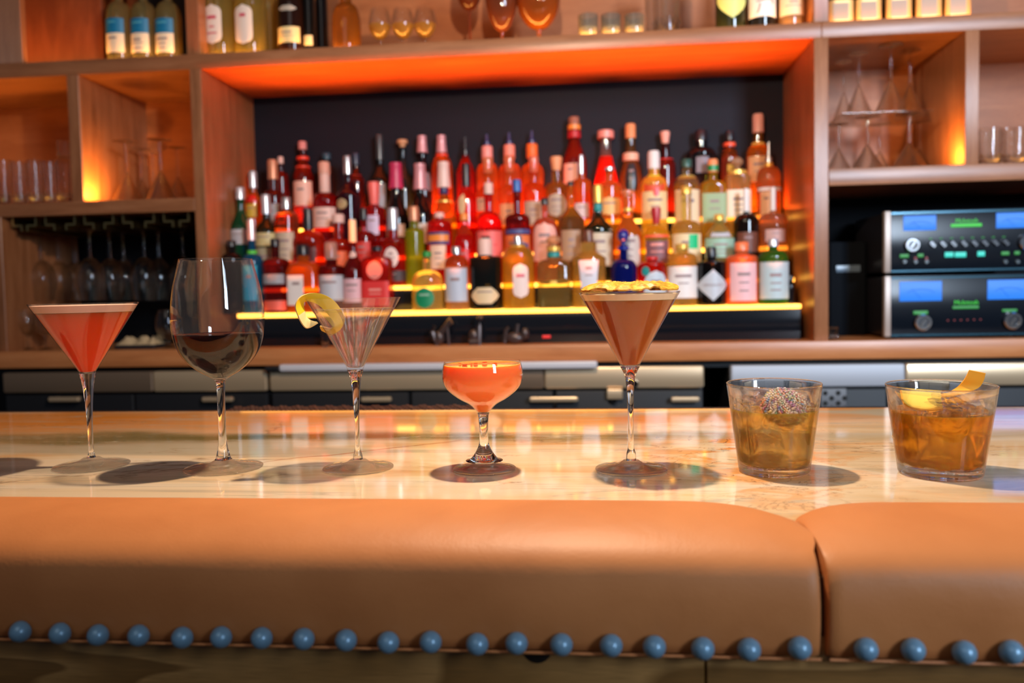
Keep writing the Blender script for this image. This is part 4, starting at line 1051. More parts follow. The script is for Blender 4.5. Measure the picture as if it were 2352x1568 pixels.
B(2, 'amber cone bottle with navy collar and pale foil', 1022, 372, 29, 500, 450, 9, 430, pm((.78, .55, .48), .4), (.72, .26, .02), style='cone', capkind='foil', chw=14, collar=[(430, 446, 10, NAVYC), (461, 466, 20, GOLD)], labels=[(520, 560, .7, ORNG, 'rect')])
B(2, 'red bottle with black neck and slim cream label', 1073, 376, 25, 462, 432, 8, 428, BLK, (.72, .015, .008), style='wine', collar=[(395, 399, 8, STEELC), (415, 419, 8, STEELC)], labels=[(446, 496, .35, pm((.70, .48, .25)), 'oval', .0009, -.3)])
B(2, 'orange bottle with glass stopper and white side label', 1123, 362, 29, 452, 430, 10, 398, bmat((.95, .5, .25), .4), (.92, .25, .03), chw=13, capkind='flare', labels=[(456, 486, .5, pm((.88, .60, .46)), 'rect', .0007, -.5)])
B(2, 'orange bottle with amber stopper and plain front', 1172, 358, 27, 452, 425, 10, 396, bmat((.92, .42, .2), .35), (.90, .27, .05), chw=13, capkind='flare', labels=[(470, 520, .8, pm((.86, .36, .16)), 'rect')])
B(2, 'round red orange bottle with grey beige label', 1228, 360, 27, 446, 420, 9, 396, bmat((.9, .45, .3), .3), (.92, .16, .02), chw=12, capkind='flare', labels=[(464, 520, .8, pm((.52, .34, .24)), 'rect')])
B(2, 'golden tequila-shaped bottle with wide cork and glass shoulders', 1280, 360, 27, 440, 418, 11, 392, pm((.80, .32, .14), .5), (.58, .30, .08), t_=.5, chw=14, capkind='flare', labels=[(446, 500, .8, pm((.48, .34, .24)), 'oval')])
B(2, 'orange bottle with beaded glass neck', 1337, 356, 22, 424, 410, 8, 400, STEELC, (.92, .28, .03), chw=6, labels=[(468, 500, .7, pm((.72, .52, .48)), 'rect')])
B(2, 'round bottle with gold shoulder and peach label', 1401, 384, 27, 432, 416, 9, 392, STEELC, (.75, .38, .06), style='round', fill=430, fillcol=(1, .62, .15), labels=[(454, 496, .9, pm((.88, .48, .16)), 'pill')])
B(2, 'red and cream labelled bottle with white cap', 1503, 347, 30, 430, 404, 12, 388, WH, (.80, .58, .08), t_=.3, collar=[(388, 395, 11, GOLD), (402, 410, 15, pm((.85, .70, .03)))], labels=[(442, 505, .95, pm((.82, .60, .30)), 'rect'), (424, 441, .8, pm((.70, .07, .02)), 'rect'), (434, 454, .25, RED, 'oval', .0016, .1)])
B(2, 'clear bottle with dark green cap and tall cream label', 1578, 366, 29, 434, 402, 10, 384, pm((.02, .10, .08), .3), (.80, .52, .18), t_=.5, fill=424, fillcol=(.9, .7, .35), collar=[(404, 413, 18, pm((1, .72, .15)))], labels=[(438, 520, .93, pm((.84, .66, .42)), 'rect')])
B(2, 'square yellow bottle with orange stopper and green label', 1638, 366, 29, 430, 414, 10, 396, pm((.85, .28, .10)), (.88, .56, .06), t_=.4, k='s', depth=.9, style='flat', collar=[(379, 394, 12, GREEN)], labels=[(446, 512, .75, pm((.30, .40, .20)), 'rect')])
B(2, 'square clear bottle with ornate glass stopper and cream label', 1693, 360, 28, 408, 400, 13, 388, STOP, (.90, .62, .28), t_=.45, k='s', depth=.9, style='flat', capkind='ball', chw=14, collar=[(392, 402, 22, GOLD)], labels=[(438, 500, .8, pm((.85, .66, .46)), 'rect')])
B(2, 'dome-topped clear bottle with slim spout and peach label', 1766, 326, 27, 410, 382, 8, 374, STEELC, (.88, .44, .22), t_=.5, capkind='spout', chw=8, collar=[(374, 384, 10, GOLD)], labels=[(432, 440, .95, WH, 'rect'), (442, 500, .5, pm((.85, .50, .28)), 'rect', .0007, -.4)])
# ---- top step
B(3, 'small dark red bottle with thin pink neck', 648, 360, 17, 412, 392, 5, 376, PALEP, (.10, .006, .008), t_=.2, collar=[(404, 409, 13, RED)])
B(3, 'whisky bottle with two glowing red rings and pink label', 699, 325, 23, 412, 352, 8, 344, pm((.72, .25, .22)), (.10, .008, .006), style='wine', t_=.2, collar=[(360, 368, 14, pm((.95, .05, .02))), (382, 391, 17, pm((.95, .06, .02)))], labels=[(418, 474, .95, pm((.82, .48, .38)), 'rect')])
B(3, 'dark bottle with black and blue cap', 753, 352, 20, 400, 380, 8, 366, pm((.02, .08, .12), .3), cDRK, t_=.1)
B(3, 'dark bottle with slim neck and painted red glow', 820, 352, 19, 420, 385, 6, 378, pm((.03, .05, .09), .3), (.05, .008, .01), t_=.15, style='wine', collar=[(402, 411, 13, pm((.9, .05, .02)))])
B(3, 'tall black green wine bottle', 875, 309, 22, 420, 376, 8, 368, pm((.03, .04, .045), .25), (.008, .014, .016), t_=.08, style='wine', labels=[(424, 480, .7, LGREY, 'rect')])
B(3, 'dark teal bottle with broad peach cork', 928, 321, 24, 440, 360, 7, 338, CORK, (.012, .03, .04), t_=.15, style='wine', capkind='cork', chw=12)
B(3, 'dark sparkling bottle with pink foil top', 973, 312, 24, 430, 362, 8, 350, PINKF, (.01, .01, .018), t_=.08, style='wine', capkind='foil', chw=11, labels=[(398, 440, .95, pm((.20, .17, .19)), 'rect')])
B(3, 'amber and red bottle with pink foil top', 1017, 311, 25, 400, 356, 8, 350, PINKF, (.35, .08, .01), t_=.3, style='round', capkind='foil', chw=11, collar=[(354, 360, 14, pm((.9, .06, .02)))])
B(3, 'black and red bottle with thin tapering spout', 1071, 315, 22, 396, 362, 8, 356, BLK, (.30, .01, .01), t_=.2, capkind='spout', chw=8, style='cone', fill=398, fillcol=(.85, .02, .01))
B(3, 'orange bottle with pink collar and dark spout', 1121, 308, 26, 400, 374, 9, 334, NAVYC, (.50, .14, .03), t_=.35, capkind='spout', chw=8, collar=[(336, 370, 13, PINK)])
B(3, 'orange bottle with coral collar and dark spout', 1172, 304, 26, 400, 374, 9, 332, NAVYC, (.46, .13, .04), t_=.35, capkind='spout', chw=8, collar=[(333, 366, 13, pm((.92, .27, .18)))])
B(3, 'orange bottle with vivid orange collar and dark spout', 1224, 300, 26, 400, 374, 9, 330, NAVYC, (.44, .14, .03), t_=.35, capkind='spout', chw=8, collar=[(331, 364, 13, pm((.95, .16, .02)))])
B(3, 'tall maroon bottle with brown cork, orange ring and peach label', 1321, 269, 28, 382, 310, 11, 288, pm((.30, .12, .07)), (.16, .012, .010), t_=.2, style='wine', collar=[(287, 299, 15, ORNG), (301, 318, 15, pm((.45, .01, .015)))], labels=[(378, 424, .6, pm((.85, .44, .32)), 'rect', .0008, -.4)])
B(3, 'red cone bottle with clear neck and wide pink cap', 1393, 300, 28, 420, 350, 12, 318, pm((.85, .28, .22), .35), (.80, .025, .012), t_=.35, style='cone', fill=360, fillcol=(.75, .55, .5), chw=19, capkind='cyl')
B(3, 'olive sloped bottle with orange and blue foil stripe', 1450, 285, 26, 420, 330, 11, 318, pm((.85, .28, .10)), (.14, .09, .03), t_=.3, style='wine', capkind='cyl', chw=12, collar=[(320, 336, 8, pm((.02, .28, .34))), (352, 371, 18, pm((.85, .45, .30)))], labels=[(378, 440, .5, BLK, 'rect')])
B(3, 'dark bottle with flared peach cork and red shoulder', 1529, 302, 23, 388, 362, 9, 330, pm((.85, .38, .28)), (.10, .01, .008), t_=.2, capkind='flare', chw=11, collar=[(365, 378, 18, pm((.75, .02, .015)))])
B(3, 'wide black bottle with black stopper and grey label', 1611, 299, 34, 364, 338, 13, 324, BLK, (.012, .012, .016), t_=.15, labels=[(345, 400, .5, pm((.20, .17, .20)), 'rect')], depth=.9)
B(3, 'brown bottle with black cap and two orange red rings', 1676, 300, 20, 372, 340, 9, 322, BLK, (.18, .05, .012), t_=.3, collar=[(328, 337, 14, pm((.92, .09, .03))), (356, 366, 17, pm((.92, .10, .03)))], labels=[(380, 400, .4, pm((.7, .5, .06)), 'rect')])
B(3, 'tall golden bottle with pink capsule and tan label', 1742, 262, 27, 362, 332, 11, 305, pm((.80, .45, .38), .35), (.55, .28, .05), t_=.4, collar=[(328, 340, 15, pm((1, .62, .12)))], labels=[(362, 420, .9, pm((.72, .42, .20)), 'rect')])

# ================================================================== GLASSES ON THE SHELVING
def glassprof(outer, wall, bottom):
    """tumbler-like shell"""
    H = outer[-1][1]
    inn = [(max(r-wall, .001), z) for r, z in outer if z > bottom][::-1]
    return [(0, .001)]+outer+[(outer[-1][0]-wall*.5, H+.0006)]+inn+[(inn[-1][0]*.8, bottom), (0, bottom)]
_gc = {}
def put(kind, name, label, cat, px, Y, zb, hw, top, group, builder, mat=None):
    zt_ = at(px, top, Y).z; P_ = at(px, top, Y); k = ppm(P_)
    h = zt_-zb; r = hw/k
    t = thing(name, label, cat, (at(px, (top+Z2P(px, zb, Y))/2, Y).x, Y, zb), group)
    builder(t, r, h, mat or THIN); return t
def b_tumbler(t, r, h, m):
    o = [(r*.75, .0), (r*.84, .001)]+[(r*(.86+.14*i/6), h*(.04+.96*i/6)) for i in range(7)]
    MB().lathe(glassprof(o, r*.06, h*.12), 24).obj('tumbler_glass', m, t)
    # faceted band round the foot catches the light
    b = MB()
    for i in range(12):
        a = 2*PI*i/12; rr = r*.90
        b.ball((rr*math.cos(a), rr*math.sin(a), h*.26), r*.16, 6, sq=(1, 1, 1.2))
    o = b.obj('cut_pattern', m, t); o['kind'] = 'stuff'
def b_martini(t, r, h, m, inv=True):
    hb = h*.46; rs = r*.09; rfoot = r*.74
    bowl = [(0, h*.50), (rs*1.4, h*.53), (r, h), (r-.0012, h), (rs, h*.535), (0, h*.525)]
    stem = [(0, .004), (rs*1.4, .006), (rs, h*.04), (rs*.9, h*.3), (rs*1.4, h*.5), (0, h*.5)]
    foot = [(0, .0), (rfoot*.9, .0), (rfoot, .001), (rfoot*.9, .0025), (rs*2, .006), (0, .007)]
    f = (lambda pr: [(q, h-z) for q, z in pr[::-1]]) if inv else (lambda pr: pr)
    MB().lathe(f(bowl), 32).obj('bowl', m, t); MB().lathe(f(stem), 12).obj('stem', m, t); MB().lathe(f(foot), 28).obj('foot', m, t)
def wineshape(t, r, h, m, inv=False, sp=(.42,), foot=.62, fill=None, fillm=None, stemh=.42):
    s0 = h*stemh; rs = max(r*.09, .0025)
    bw = [(rs*1.2, s0), (r*.45, s0+(h-s0)*.05), (r*.82, s0+(h-s0)*.22), (r, s0+(h-s0)*.45), (r*.95, s0+(h-s0)*.72), (r*.78, h)]
    bw = smoothprof(bw, 4); inn = [(max(q-.0014, 0), z+.0012) for q, z in bw][::-1]
    bowl = [(0, s0)]+bw+[(bw[-1][0]-.0006, h+.0004)]+inn[1:]+[(0, s0+.002)]
    stem = [(0, .004), (rs*1.5, .006), (rs, h*.05), (rs, s0*.7), (rs*1.3, s0), (0, s0)]
    foot_ = [(0, .0), (r*foot*.95, .0), (r*foot, .001), (r*foot*.9, .0024), (rs*2, .006), (0, .007)]
    f = (lambda pr: [(q, h-z) for q, z in pr[::-1]]) if inv else (lambda pr: pr)
    MB().lathe(f(bowl), 28).obj('bowl', m, t); MB().lathe(f(stem), 12).obj('stem', m, t); MB().lathe(f(foot_), 24).obj('foot', m, t)
    if fill:
        zf = s0+(h-s0)*fill; lp = [(max(q-.0015, 0), z+.0013) for q, z in bw if z < zf]
        MB().lathe([(0, s0+.0022)]+lp+[(0, lp[-1][1])], 24).obj('drink', fillm, t)
gA = 'tumblers in the cell nearest the end of the bar'
nm = ['first from the outer end', 'second from the outer end', 'third from the outer end', 'fourth from the outer end', 'fifth from the outer end']
for i, px in enumerate([10, 46, 82, 116, 146]):
    put('t', 'water_tumbler', 'clear tumbler in the outer open cell, %s' % nm[i], 'glass', px, 2.47, zl1, 17, 368+(i % 2)*4, gA, b_tumbler)
for i, px in enumerate([30, 66, 100, 134]):
    put('t', 'water_tumbler', 'clear tumbler in the rear row of the outer open cell, number %s along' % ['one', 'two', 'three', 'four'][i], 'glass', px, 2.58, zl1, 16, 374, gA, b_tumbler)
t = thing('stacked_tumbler', 'clear tumbler stacked on the others against the divider', 'glass', (at(146, 345, 2.47).x, 2.47, at(146, 366, 2.47).z+.001)); b_tumbler(t, .020, .056, THIN)
gB = 'upturned martini glasses in the cell beside the bottle niche'
for i, (px, Y, hw, top, d) in enumerate([(291, 2.44, 37, 324, 'nearer the glowing corner'), (369, 2.44, 37, 320, 'in the middle of its cell'), (326, 2.60, 32, 342, 'behind between the two front ones'), (408, 2.56, 30, 338, 'close to the niche upright'), (352, 2.68, 28, 350, 'at the back of its cell')]):
    put('m', 'martini_glass', 'empty martini glass upside down, '+d, 'glass', px, Y, zl1, hw, top, gB, b_martini)
gC = 'upturned martini glasses stacked in the cell above the amplifiers'
for i, (px, Y, hw, top, d) in enumerate([(1926, 2.44, 31, 285, 'beside the niche upright'), (1992, 2.44, 39, 268, 'in front, nearer the niche'), (2088, 2.44, 41, 262, 'in front, nearer the corner glow'), (2020, 2.60, 34, 285, 'behind the front pair'), (2112, 2.58, 33, 280, 'behind toward the glowing corner')]):
    put('m', 'martini_glass', 'empty martini glass upside down on the cell floor, '+d, 'glass', px, Y, zr1, hw, top, gC, b_martini)
zs_ = at(2088, 262, 2.44).z
ts = thing('glass_tray', 'clear tray resting on the upturned martini glasses', 'tray', (at(2010, 266, 2.5).x, 2.5, zs_+.001))
MB().box(-.115, .125, -.09, .12, 0, .004, bev=.001).obj('tray', THIN, ts)
for i, (px, Y, hw, top, d) in enumerate([(1972, 2.46, 30, 122, 'nearest the niche'), (2046, 2.45, 36, 104, 'tallest, in the middle'), (2090, 2.52, 32, 116, 'nearest the glowing corner'), (1938, 2.56, 26, 142, 'half hidden at the back')]):
    put('m', 'martini_glass', 'empty martini glass upside down on the clear tray, '+d, 'glass', px, Y, zs_+.0055, hw, top, gC, b_martini)
for i, (px, Y, d) in enumerate([(2272, 2.43, 'beside the last divider'), (2332, 2.43, 'at the edge of view'), (2302, 2.56, 'behind the front two')]):
    put('t', 'cut_tumbler', 'short cut glass tumbler above the amplifiers, '+d, 'glass', px, Y, zr1, 28, 297, 'cut tumblers beside the last divider', b_tumbler)
# ---- upper shelf
US = ' on the upper shelf'; YU = 2.44
def T(label, px, top, hw, sh_, nk, nhw, cap, capm, col, name='liquor_bottle', Y=YU, group='bottles on the upper shelf', **kw):
    return bottle(name, label+US, group, Y, zt1+.0002, px, top, hw, sh_, nk, nhw, cap, capm, col, **kw)
BLUEL = pm((.01, .17, .36), .35); LW = pm((.85, .70, .52))
for px, d in ((277, 'first'), (333, 'middle'), (389, 'last')):
    T('clear bottle with blue and cream label, %s of three alike' % d, px, -110, 29, 48, 5, 9, -70, WH, (.80, .66, .40), t_=.55,
      labels=[(50, 84, .80, BLUEL, 'rect', .0008, -.12, None, pm((.1, .4, .5))), (84, 128, .80, LW, 'rect', .0008, -.12)])
for px, d in ((505, 'nearer the divider'), (575, 'nearer the dark bottles')):
    T('straw yellow bottle with white rounded label, %s,' % d, px, -120, 36, 14, -12, 15, -30, STEELC, (.74, .58, .20), t_=.45, depth=.9,
      labels=[(20, 110, .62, pm((.82, .66, .58)), 'pill', .0009, -.12, None, INKR)])
T('straw yellow bottle without visible label behind the labelled pair', 622, -118, 24, 14, -12, 12, -30, STEELC, (.74, .56, .22), t_=.5, Y=2.52)
T('dark brown bottle with cream label and arched white print', 671, -140, 31, 20, -20, 12, -60, BLK, (.045, .015, .008), t_=.1, labels=[(70, 106, .85, pm((.80, .62, .30)), 'rect', .0008, -.1), (22, 34, .75, pm((.42, .36, .30)), 'hex', .0008)])
T('slim black bottle next to the cream labelled one', 711, -130, 14, 10, -20, 7, -60, BLK, (.015, .012, .01), t_=.1, labels=[(85, 108, .7, pm((.6, .5, .3)), 'rect')])
T('slim black bottle, second beyond the cream labelled one', 740, -125, 14, 10, -20, 7, -60, BLK, (.014, .012, .014), t_=.1, Y=2.50)
T('amber round-bellied decanter with golden gleam', 797, -70, 33, 62, 8, 13, -20, pm((.03, .05, .02), .3), (.62, .24, .03), t_=.5, cat='decanter', name='decanter', style='round')
AG = bmat((.95, .60, .12), .55, .03)
for i, (px, d) in enumerate(((873, 'beside the amber decanter'), (926, 'in the middle of three'), (977, 'nearest the brown goblets'))):
    t = put('w', 'small_wine_glass', 'small stemmed glass with a golden drink on the upper shelf, '+d, 'glass', px, 2.43, zt1, 26, 22, 'small golden glasses on the upper shelf', lambda t, r, h, m: wineshape(t, r, h, m, fill=.5, fillm=AG, stemh=.3))
DKG = bmat((.35, .09, .03), .5, .04)
put('w', 'brown_goblet', 'dark brown goblet with a thin clear stem on the upper shelf', 'goblet', 1078, 2.45, zt1, 30, -75, 'tinted goblets on the upper shelf', lambda t, r, h, m: wineshape(t, r, h, m, stemh=.48), DKG)
put('w', 'brown_goblet', 'smoky brown goblet with a deep bowl between the other two goblets', 'goblet', 1152, 2.43, zt1, 37, -90, 'tinted goblets on the upper shelf', lambda t, r, h, m: wineshape(t, r, h, m, stemh=.17), bmat((.42, .13, .05), .5, .04))
put('w', 'amber_goblet', 'wide amber goblet with a short stem on the upper shelf', 'goblet', 1237, 2.43, zt1, 50, -70, 'tinted goblets on the upper shelf', lambda t, r, h, m: wineshape(t, r, h, m, stemh=.2), AMBERG)
def votive(t, r, h, m):
    MB().lathe(glassprof([(r*.86, 0), (r*.95, .002), (r, h*.3), (r, h)], r*.1, h*.2), 24).obj('holder', m, t)
    MB().lathe([(0, h*.21), (r*.84, h*.21), (r*.84, h*.5), (0, h*.52)], 20).obj('candle_wax', pm((.85, .66, .36), .4), t)
for px, d in ((1351, 'nearest the amber goblet'), (1403, 'in the middle of three'), (1457, 'nearest the tall tumbler')):
    put('v', 'tealight_holder', 'low round glass tealight holder on the upper shelf, '+d, 'candle holder', px, 2.42, zt1, 23, 36, 'tealight holders on the upper shelf', votive, bmat((.55, .55, .5), .75, .03))
put('t', 'tall_tumbler', 'tall clear tumbler on the upper shelf behind the tealights', 'glass', 1531, 2.44, zt1, 33, -50, 'tumblers on the upper shelf', b_tumbler)
put('t', 'tall_tumbler', 'clear tumbler on the upper shelf half hidden behind the front one', 'glass', 1508, 2.55, zt1, 28, -44, 'tumblers on the upper shelf', b_tumbler)
T('dark bottle with yellow green teardrop label', 1678, -130, 34, -10, -40, 12, -80, BLK, (.04, .05, .02), t_=.15, labels=[(-30, 52, .93, pm((.60, .66, .22)), 'drop')])
b_ = T('dark bottle with white label and black brush mark', 1749, -130, 31, -20, -60, 12, -90, BLK, (.02, .02, .02), t_=.1, labels=[(-14, 47, .96, pm((.82, .76, .68)), 'rect', .0008, 0, ' ')])
br = MB(); lbm = [c for c in b_.children if c.name.startswith('label')][0]
kk = ppm(at(1749, 20, YU)); Rb = 31/kk
for (x0, y0, x1, y1) in ((-16, 0, 18, -5), (-8, 5, -12, 22), (18, -4, 22, 6), (-12, 22, -16, 26)):
    pts = [((Rb+.0016)*math.cos(-PI/2+(x0+(x1-x0)*i/4)/31), (Rb+.0016)*math.sin(-PI/2+(x0+(x1-x0)*i/4)/31), at(1749, 12+y0+(y1-y0)*i/4, YU).z-zt1) for i in range(5)]
    br.tube(pts, .0022, 5)
br.obj('brush_mark', INK, lbm)
T('bottle with plain cream label beside the brush mark one', 1817, -120, 28, -10, -40, 11, -80, CORK, (.60, .36, .16), t_=.3, labels=[(0, 42, .96, pm((.82, .60, .36)), 'rect')])
fr_m = pm((.72, .38, .12), .35, .3)
for i, (px, d) in enumerate(((1926, 'nearest the upright'), (1989, 'second from the upright'), (2058, 'third from the upright'), (2126, 'fourth from the upright'), (2192, 'farthest from the upright'))):
    yb_ = Z2P(px, zt1, YU)
    T('dark green bottle with copper framed label, %s,' % d, px, -160, 28, -60, -100, 10, -125, BLK, (.03, .05, .02), t_=.15, k='s', depth=.9, style='flat',
      labels=[(yb_-62, yb_-9, .86, fr_m, 'rect', .0008, -.05), (yb_-55, yb_-17, .55, pm((.34, .24, .17), .5), 'rect', .0014, -.05, ' ')])

# ---- hanging stemware
rk = thing('stemware_rack', 'brass rack of hat-shaped rails under the shelf, holding wine glasses by their feet', 'rack', (at(240, 500, 2.40).x, 2.38, zl0))
zr_a = at(240, 497, 2.40).z-zl0; zr_b = at(240, 513, 2.40).z-zl0; zr_c = at(240, 527, 2.40).z-zl0
for c in (28, 103, 192, 280, 373, 452):
    if c == 452: xs_ = [(-10, 0), (-10, 1)]
    xc = at(c, 510, 2.40).x-at(240, 500, 2.40).x; k = 1/ppm(at(c, 510, 2.40))
    r = MB()
    for sgn in (-1, 1):
        if c == 452 and sgn == 1: continue
        pts = [(12*k*sgn, 0), (12*k*sgn, zr_b), (33*k*sgn, zr_b-.003), (33*k*sgn, zr_c)]
        th = .0028
        for j in range(3):
            (ax, az), (bx_, bz) = pts[j], pts[j+1]
            if j == 1: r.box(min(ax, bx_)+xc-th, max(ax, bx_)+xc+th, 0, .30, zr_b-.004, zr_b+.001)
            else: r.box(ax+xc-th, ax+xc+th, 0, .30, min(az, bz), max(az, bz))
    r.obj('rail', BRASS, rk, smooth=False)
hz_ = at(240, 527, 2.40).z
gH = 'wine glasses hanging from the rack'
for i, (px, Y) in enumerate([(95, 2.52), (134, 2.60), (171, 2.66), (207, 2.44), (253, 2.50), (284, 2.58), (331, 2.47), (365, 2.55), (420, 2.50)]):
    zt_ = zl0+zr_c+.006; zb_ = at(px, 690, Y).z
    t = thing('hanging_wine_glass', 'wine glass hanging upside down from the brass rack, '+['first before the wooden end panel', 'second before the wooden end panel', 'third from the end panel',
        'fourth, just before the black panel', 'fifth, over the red martini', 'sixth along, behind the fifth', 'seventh along', 'eighth along', 'last, beside the niche upright'][i], 'glass', (at(px, 600, Y).x, Y, zb_), gH)
    wineshape(t, .042, zt_-zb_, THIN, inv=True, stemh=.40, foot=.8)
# things standing on the worktop
for px, d in ((62, 'nearer the end panel'), (104, 'nearer the red martini')):
    put('w', 'small_stem_glass', 'small stemmed glass standing on the worktop below the rack, '+d, 'glass', px, 2.44, zc1, 24, 712, 'small stemmed glasses on the worktop', lambda t, r, h, m: wineshape(t, r, h, m, stemh=.35))
put('w', 'glass_mug', 'clear round glass standing on the worktop beside the folded cloth', 'glass', 386, 2.44, zc1, 27, 712, None, lambda t, r, h, m: wineshape(t, r, h, m, stemh=.2))
q = at(320, 800, 2.42); fc = thing('folded_cloth', 'crumpled beige cloth in a low tray on the worktop', 'cloth', (q.x, 2.42, zc1))
MB().box(-.065, .065, -.03, .05, 0, .012, bev=.003).obj('tray', BLK, fc)
rows = []
for i in range(15):
    row = []
    for j in range(23):
        x = -.062+.124*j/22; y = -.028+.076*i/14
        e = min(1, min(j, 22-j)/2)*min(1, min(i, 14-i)/2)
        row.append((x, y, .012+e*(.012+.009*math.sin(60*x+3*math.sin(90*y))+.006*math.sin(150*x+40*y))))
    rows.append(row)
MB().grid(rows).obj('cloth', pm((.50, .36, .20), .8), fc, ang=80)
put('t', 'shot_glass', 'small clear shot glass on the worktop behind the lemon twist martini', 'glass', 747, 2.40-.03, zc1, 9, 762, None, b_tumbler)
put('t', 'shot_glass', 'small clear glass on the worktop between the upright and the amplifiers', 'glass', 1913, 2.40, zc1, 12, 752, None, b_tumbler)
# small dark gadgets
def gadget(px, label, kind):
    q = at(px, 770, 2.375); t = thing('bar_gadget', label, 'bar tool', (q.x, 2.375, zc1), 'dark bronze gadgets under the lit steps'); b = MB()
    if kind == 0:
        b.ball((-.012, 0, .022), .016, 10, sq=(1, .8, 1.3)); b.tube([(-.022, 0, .012), (-.032, 0, .04), (-.024, 0, .055)], [.008, .008, .006], 8)
        b.tube([(-.012, 0, .03), (.012, 0, .058), (.022, 0, .072), (.026, 0, .06)], [.009, .009, .010, .006], 8); b.tube([(.012, 0, .056), (.016, 0, .0)], [.005, .004], 6)
        b.tube([(-.018, 0, .018), (-.020, 0, .0)], [.008, .007], 6)
    elif kind == 1:
        b.box(-.020, .012, -.012, .012, 0, .016, bev=.004); b.ball((-.005, 0, .026), .014, 10, sq=(1.1, .8, 1.3)); b.tube([(.010, 0, .0), (.012, 0, .05), (.014, 0, .085)], [.008, .007, .005], 8)
        b.ball((.014, 0, .078), .009, 8)
    else:
        b.ball((.0, 0, .018), .018, 10, sq=(1.6, .8, .95)); b.ball((.030, 0, .030), .014, 10, sq=(.9, .8, 1.2)); b.tube([(-.030, 0, .004), (-.024, 0, .040), (-.016, 0, .048)], [.006, .006, .005], 8)
        b.tube([(.006, 0, .03), (.010, 0, .058)], [.006, .005], 8)
    b.obj('body', BRONZE, t); return t
gadget(1018, 'dark bronze bar gadget with two raised arms under the lit steps', 0)
gadget(1092, 'dark bronze upright bar gadget under the joint of the lit edge', 1)
gadget(1182, 'dark bronze low bar gadget with a round end', 2)

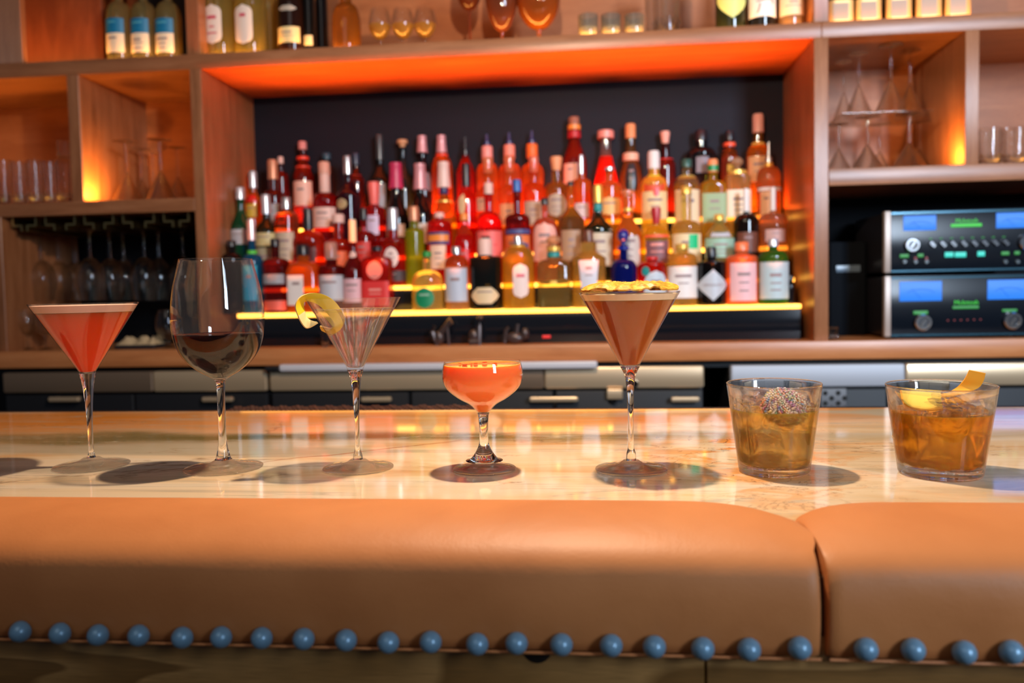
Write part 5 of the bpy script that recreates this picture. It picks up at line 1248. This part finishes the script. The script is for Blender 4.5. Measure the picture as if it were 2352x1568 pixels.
# ================================================================== AMPLIFIERS
BLU = emit('meter_blue', (.0, .22, 1.0), 1.0); GRN = emit('logo_green', (.02, .75, .0), .9); CYN = emit('display_cyan', (.02, .75, .62), 1.0); REDL = emit('red_led', (.6, .02, .02), .35)
GRD = emit('dim_green', (.01, .32, .02), .9)
YA = 2.385
def amp(label, ya, yb_, upper):
    z1, z0 = at(2190, ya, YA).z, at(2190, yb_, YA).z
    x0 = at(2031, (ya+yb_)/2, YA).x; x1 = x0+.462
    t = thing('amplifier', label, 'amplifier', ((x0+x1)/2, YA, z0), 'stacked black amplifiers')
    def lx(px, py): return at(px, py, YA).x-(x0+x1)/2
    def lz(px, py): return at(px, py, YA).z-z0
    hw_ = (x1-x0)/2; H = z1-z0
    MB().box(-hw_+.012, hw_-.012, .012, .30, .002, H-.002, bev=.003).obj('chassis', BLK, t)
    MB().box(-hw_+.016, hw_-.016, .0, .012, .0, H, bev=.001).obj('glass_front', pbr('amplifier_front', (.004, .006, .010), .22, 0, .2), t)
    for s_ in (-1, 1):
        c = MB().box(-.0085, .0085, -.004, .014, 0, H, bev=.002).obj('end_cap', pbr('aluminium', (.42, .33, .28), .45, .3), t, (s_*(hw_-.0085), 0, 0)); c['label'] = 'pale aluminium end cap'
    for zz_ in (.0035, H-.006):
        MB().box(-hw_+.018, hw_-.018, -.0012, .001, zz_-.0025, zz_+.0025).obj('trim_strip', pbr('blue_trim', (.02, .07, .10), .25, .6), t)
    def rect(nm, m, pa, pb, d=.0012, par=t):
        return MB().box(lx(*pa), lx(*pb), -d, .0005, lz(*pb), lz(*pa), bev=.0008).obj(nm, m, par)
    def text(nm, body, px, py, w_px, m):
        v, f = text_mesh(body, 1.0); xs_ = [q[0] for q in v]; wd = w_px/ppm(at(px, py, YA)); s_ = wd/(max(xs_)-min(xs_))
        mb = MB().add([(x*s_, -z-.0015, y*s_) for x, y, z in v], f); return mb.obj(nm, m, t, (lx(px, py), 0, lz(px, py)), smooth=False)
    def kn(px, py, r, nm='knob'):
        k = ppm(at(px, py, YA)); R_ = r/k; p = (lx(px, py), -.0005, lz(px, py))
        o = MB().lathe([(R_*.62, 0), (R_, 0), (R_, .010), (R_*.9, .013), (R_*.66, .013), (R_*.62, .010)], 28, close=True).xf(Matrix.Rotation(PI/2, 4, 'X')).obj(nm, CHROME, t, p)
        MB().lathe([(0, 0), (R_*.62, 0), (R_*.62, .009), (0, .009)], 24).xf(Matrix.Rotation(PI/2, 4, 'X')).obj('knob_face', BLK, o)
        MB().box(-R_*.14, R_*.14, -.0115, -.0095, -R_*.55, R_*.55).xf(Matrix.Rotation(.6, 4, 'Y')).obj('pointer', CHROME, o)
        return o
    mk = pm((.0, .12, .5), .5)
    if upper:
        A = [((2075, 496), (2150, 528)), ((2288, 489), (2372, 522))]
        text('logo_lettering', 'McIntosh', 2220, 511, 48, GRN); rect('model_line', GRN, (2184, 514.5), (2255, 519.5)).hide_render = False
        kn(2093, 563, 16); kn(2356, 556, 18)
        for i in range(8):
            px = 2138+i*24; py = 559-i*.6
            for dx, dy in ((0, 0), (5, 5)):
                k = ppm(at(px, py, YA))
                MB().lathe([(0, 0), (4.6/k, 0), (4.2/k, .008), (0, .008)], 12).xf(Matrix.Rotation(PI/2, 4, 'X')).obj('small_knob', CHROME, t, (lx(px+dx, py+dy), -.0005, lz(px+dx, py+dy)))
            rect('dim_mark', GRD, (px-4, py-12), (px+3, py-10))
        for a, b in (((2170, 579), (2190, 590)), ((2193, 579), (2219, 590)), ((2245, 577), (2262, 588))): rect('display_digits', CYN, a, b)
        for a, b in (((2067, 584), (2087, 591)), ((2108, 583), (2121, 590)), ((2300, 578), (2318, 585)), ((2330, 577), (2342, 584))): rect('status_light', GRD, a, b)
        for px in (2077, 2102, 2127, 2308, 2336):
            k = ppm(at(px, 600, YA)); MB().lathe([(0, 0), (5/k, 0), (4/k, .006), (0, .006)], 12).xf(Matrix.Rotation(PI/2, 4, 'X')).obj('push_button', pm((.06, .08, .09), .3), t, (lx(px, 601), -.0005, lz(px, 601)))
        for px in (2103, 2128): rect('red_light', REDL, (px-3, 590), (px+3, 596))
    else:
        A = [((2066, 647), (2163, 690)), ((2268, 643), (2366, 686))]
        text('logo_lettering', 'McIntosh', 2219, 699, 52, GRN); rect('model_line', GRD, (2188, 703), (2248, 708))
        kn(2118, 740, 19); kn(2323, 736, 20)
        rect('dim_mark', GRD, (2098, 714), (2131, 721)); rect('dim_mark', GRD, (2302, 710), (2336, 715))
        for i in range(6): rect('red_light', REDL, (2175+i*15, 734-i*.4), (2179+i*15, 737-i*.4))
        for a, b in (((2180, 722), (2352, 722)),): pass
    for a, b in A:
        o = MB().box(lx(*a), lx(*b), -.0015, .0005, lz(*b), lz(*a), bev=.0015).obj('meter_window', BLU, t)
        xm = (lx(*a)+lx(*b))/2; wm = (lx(*b)-lx(*a)); zm = lz(*b); hm = lz(*a)-lz(*b)
        ar = MB(); ar.tube([(xm+wm*.38*math.sin(th), -.0018, zm+hm*(.15+.45*math.cos(th*.9))) for th in [(-1+i/5) for i in range(11)]], .0006, 4)
        ar.tube([(xm, -.0018, zm+hm*.12), (xm-wm*.22, -.0018, zm+hm*.62)], .0005, 4); ar.obj('meter_scale', mk, o)
    if not upper:
        for px in (2062, 2330):
            MB().lathe([(0, -.008), (.009, -.008), (.011, -.0005), (0, -.0005)], 14).obj('rubber_foot', BLK, t, (lx(px, 770), .03, .0))
    return t
amp('black amplifier with two blue meters and a row of small knobs, stacked on another', 481, 623, True)
amp('black amplifier with two larger blue meters, underneath', 631, 771, False)
q = at(1930, 640, 2.6)
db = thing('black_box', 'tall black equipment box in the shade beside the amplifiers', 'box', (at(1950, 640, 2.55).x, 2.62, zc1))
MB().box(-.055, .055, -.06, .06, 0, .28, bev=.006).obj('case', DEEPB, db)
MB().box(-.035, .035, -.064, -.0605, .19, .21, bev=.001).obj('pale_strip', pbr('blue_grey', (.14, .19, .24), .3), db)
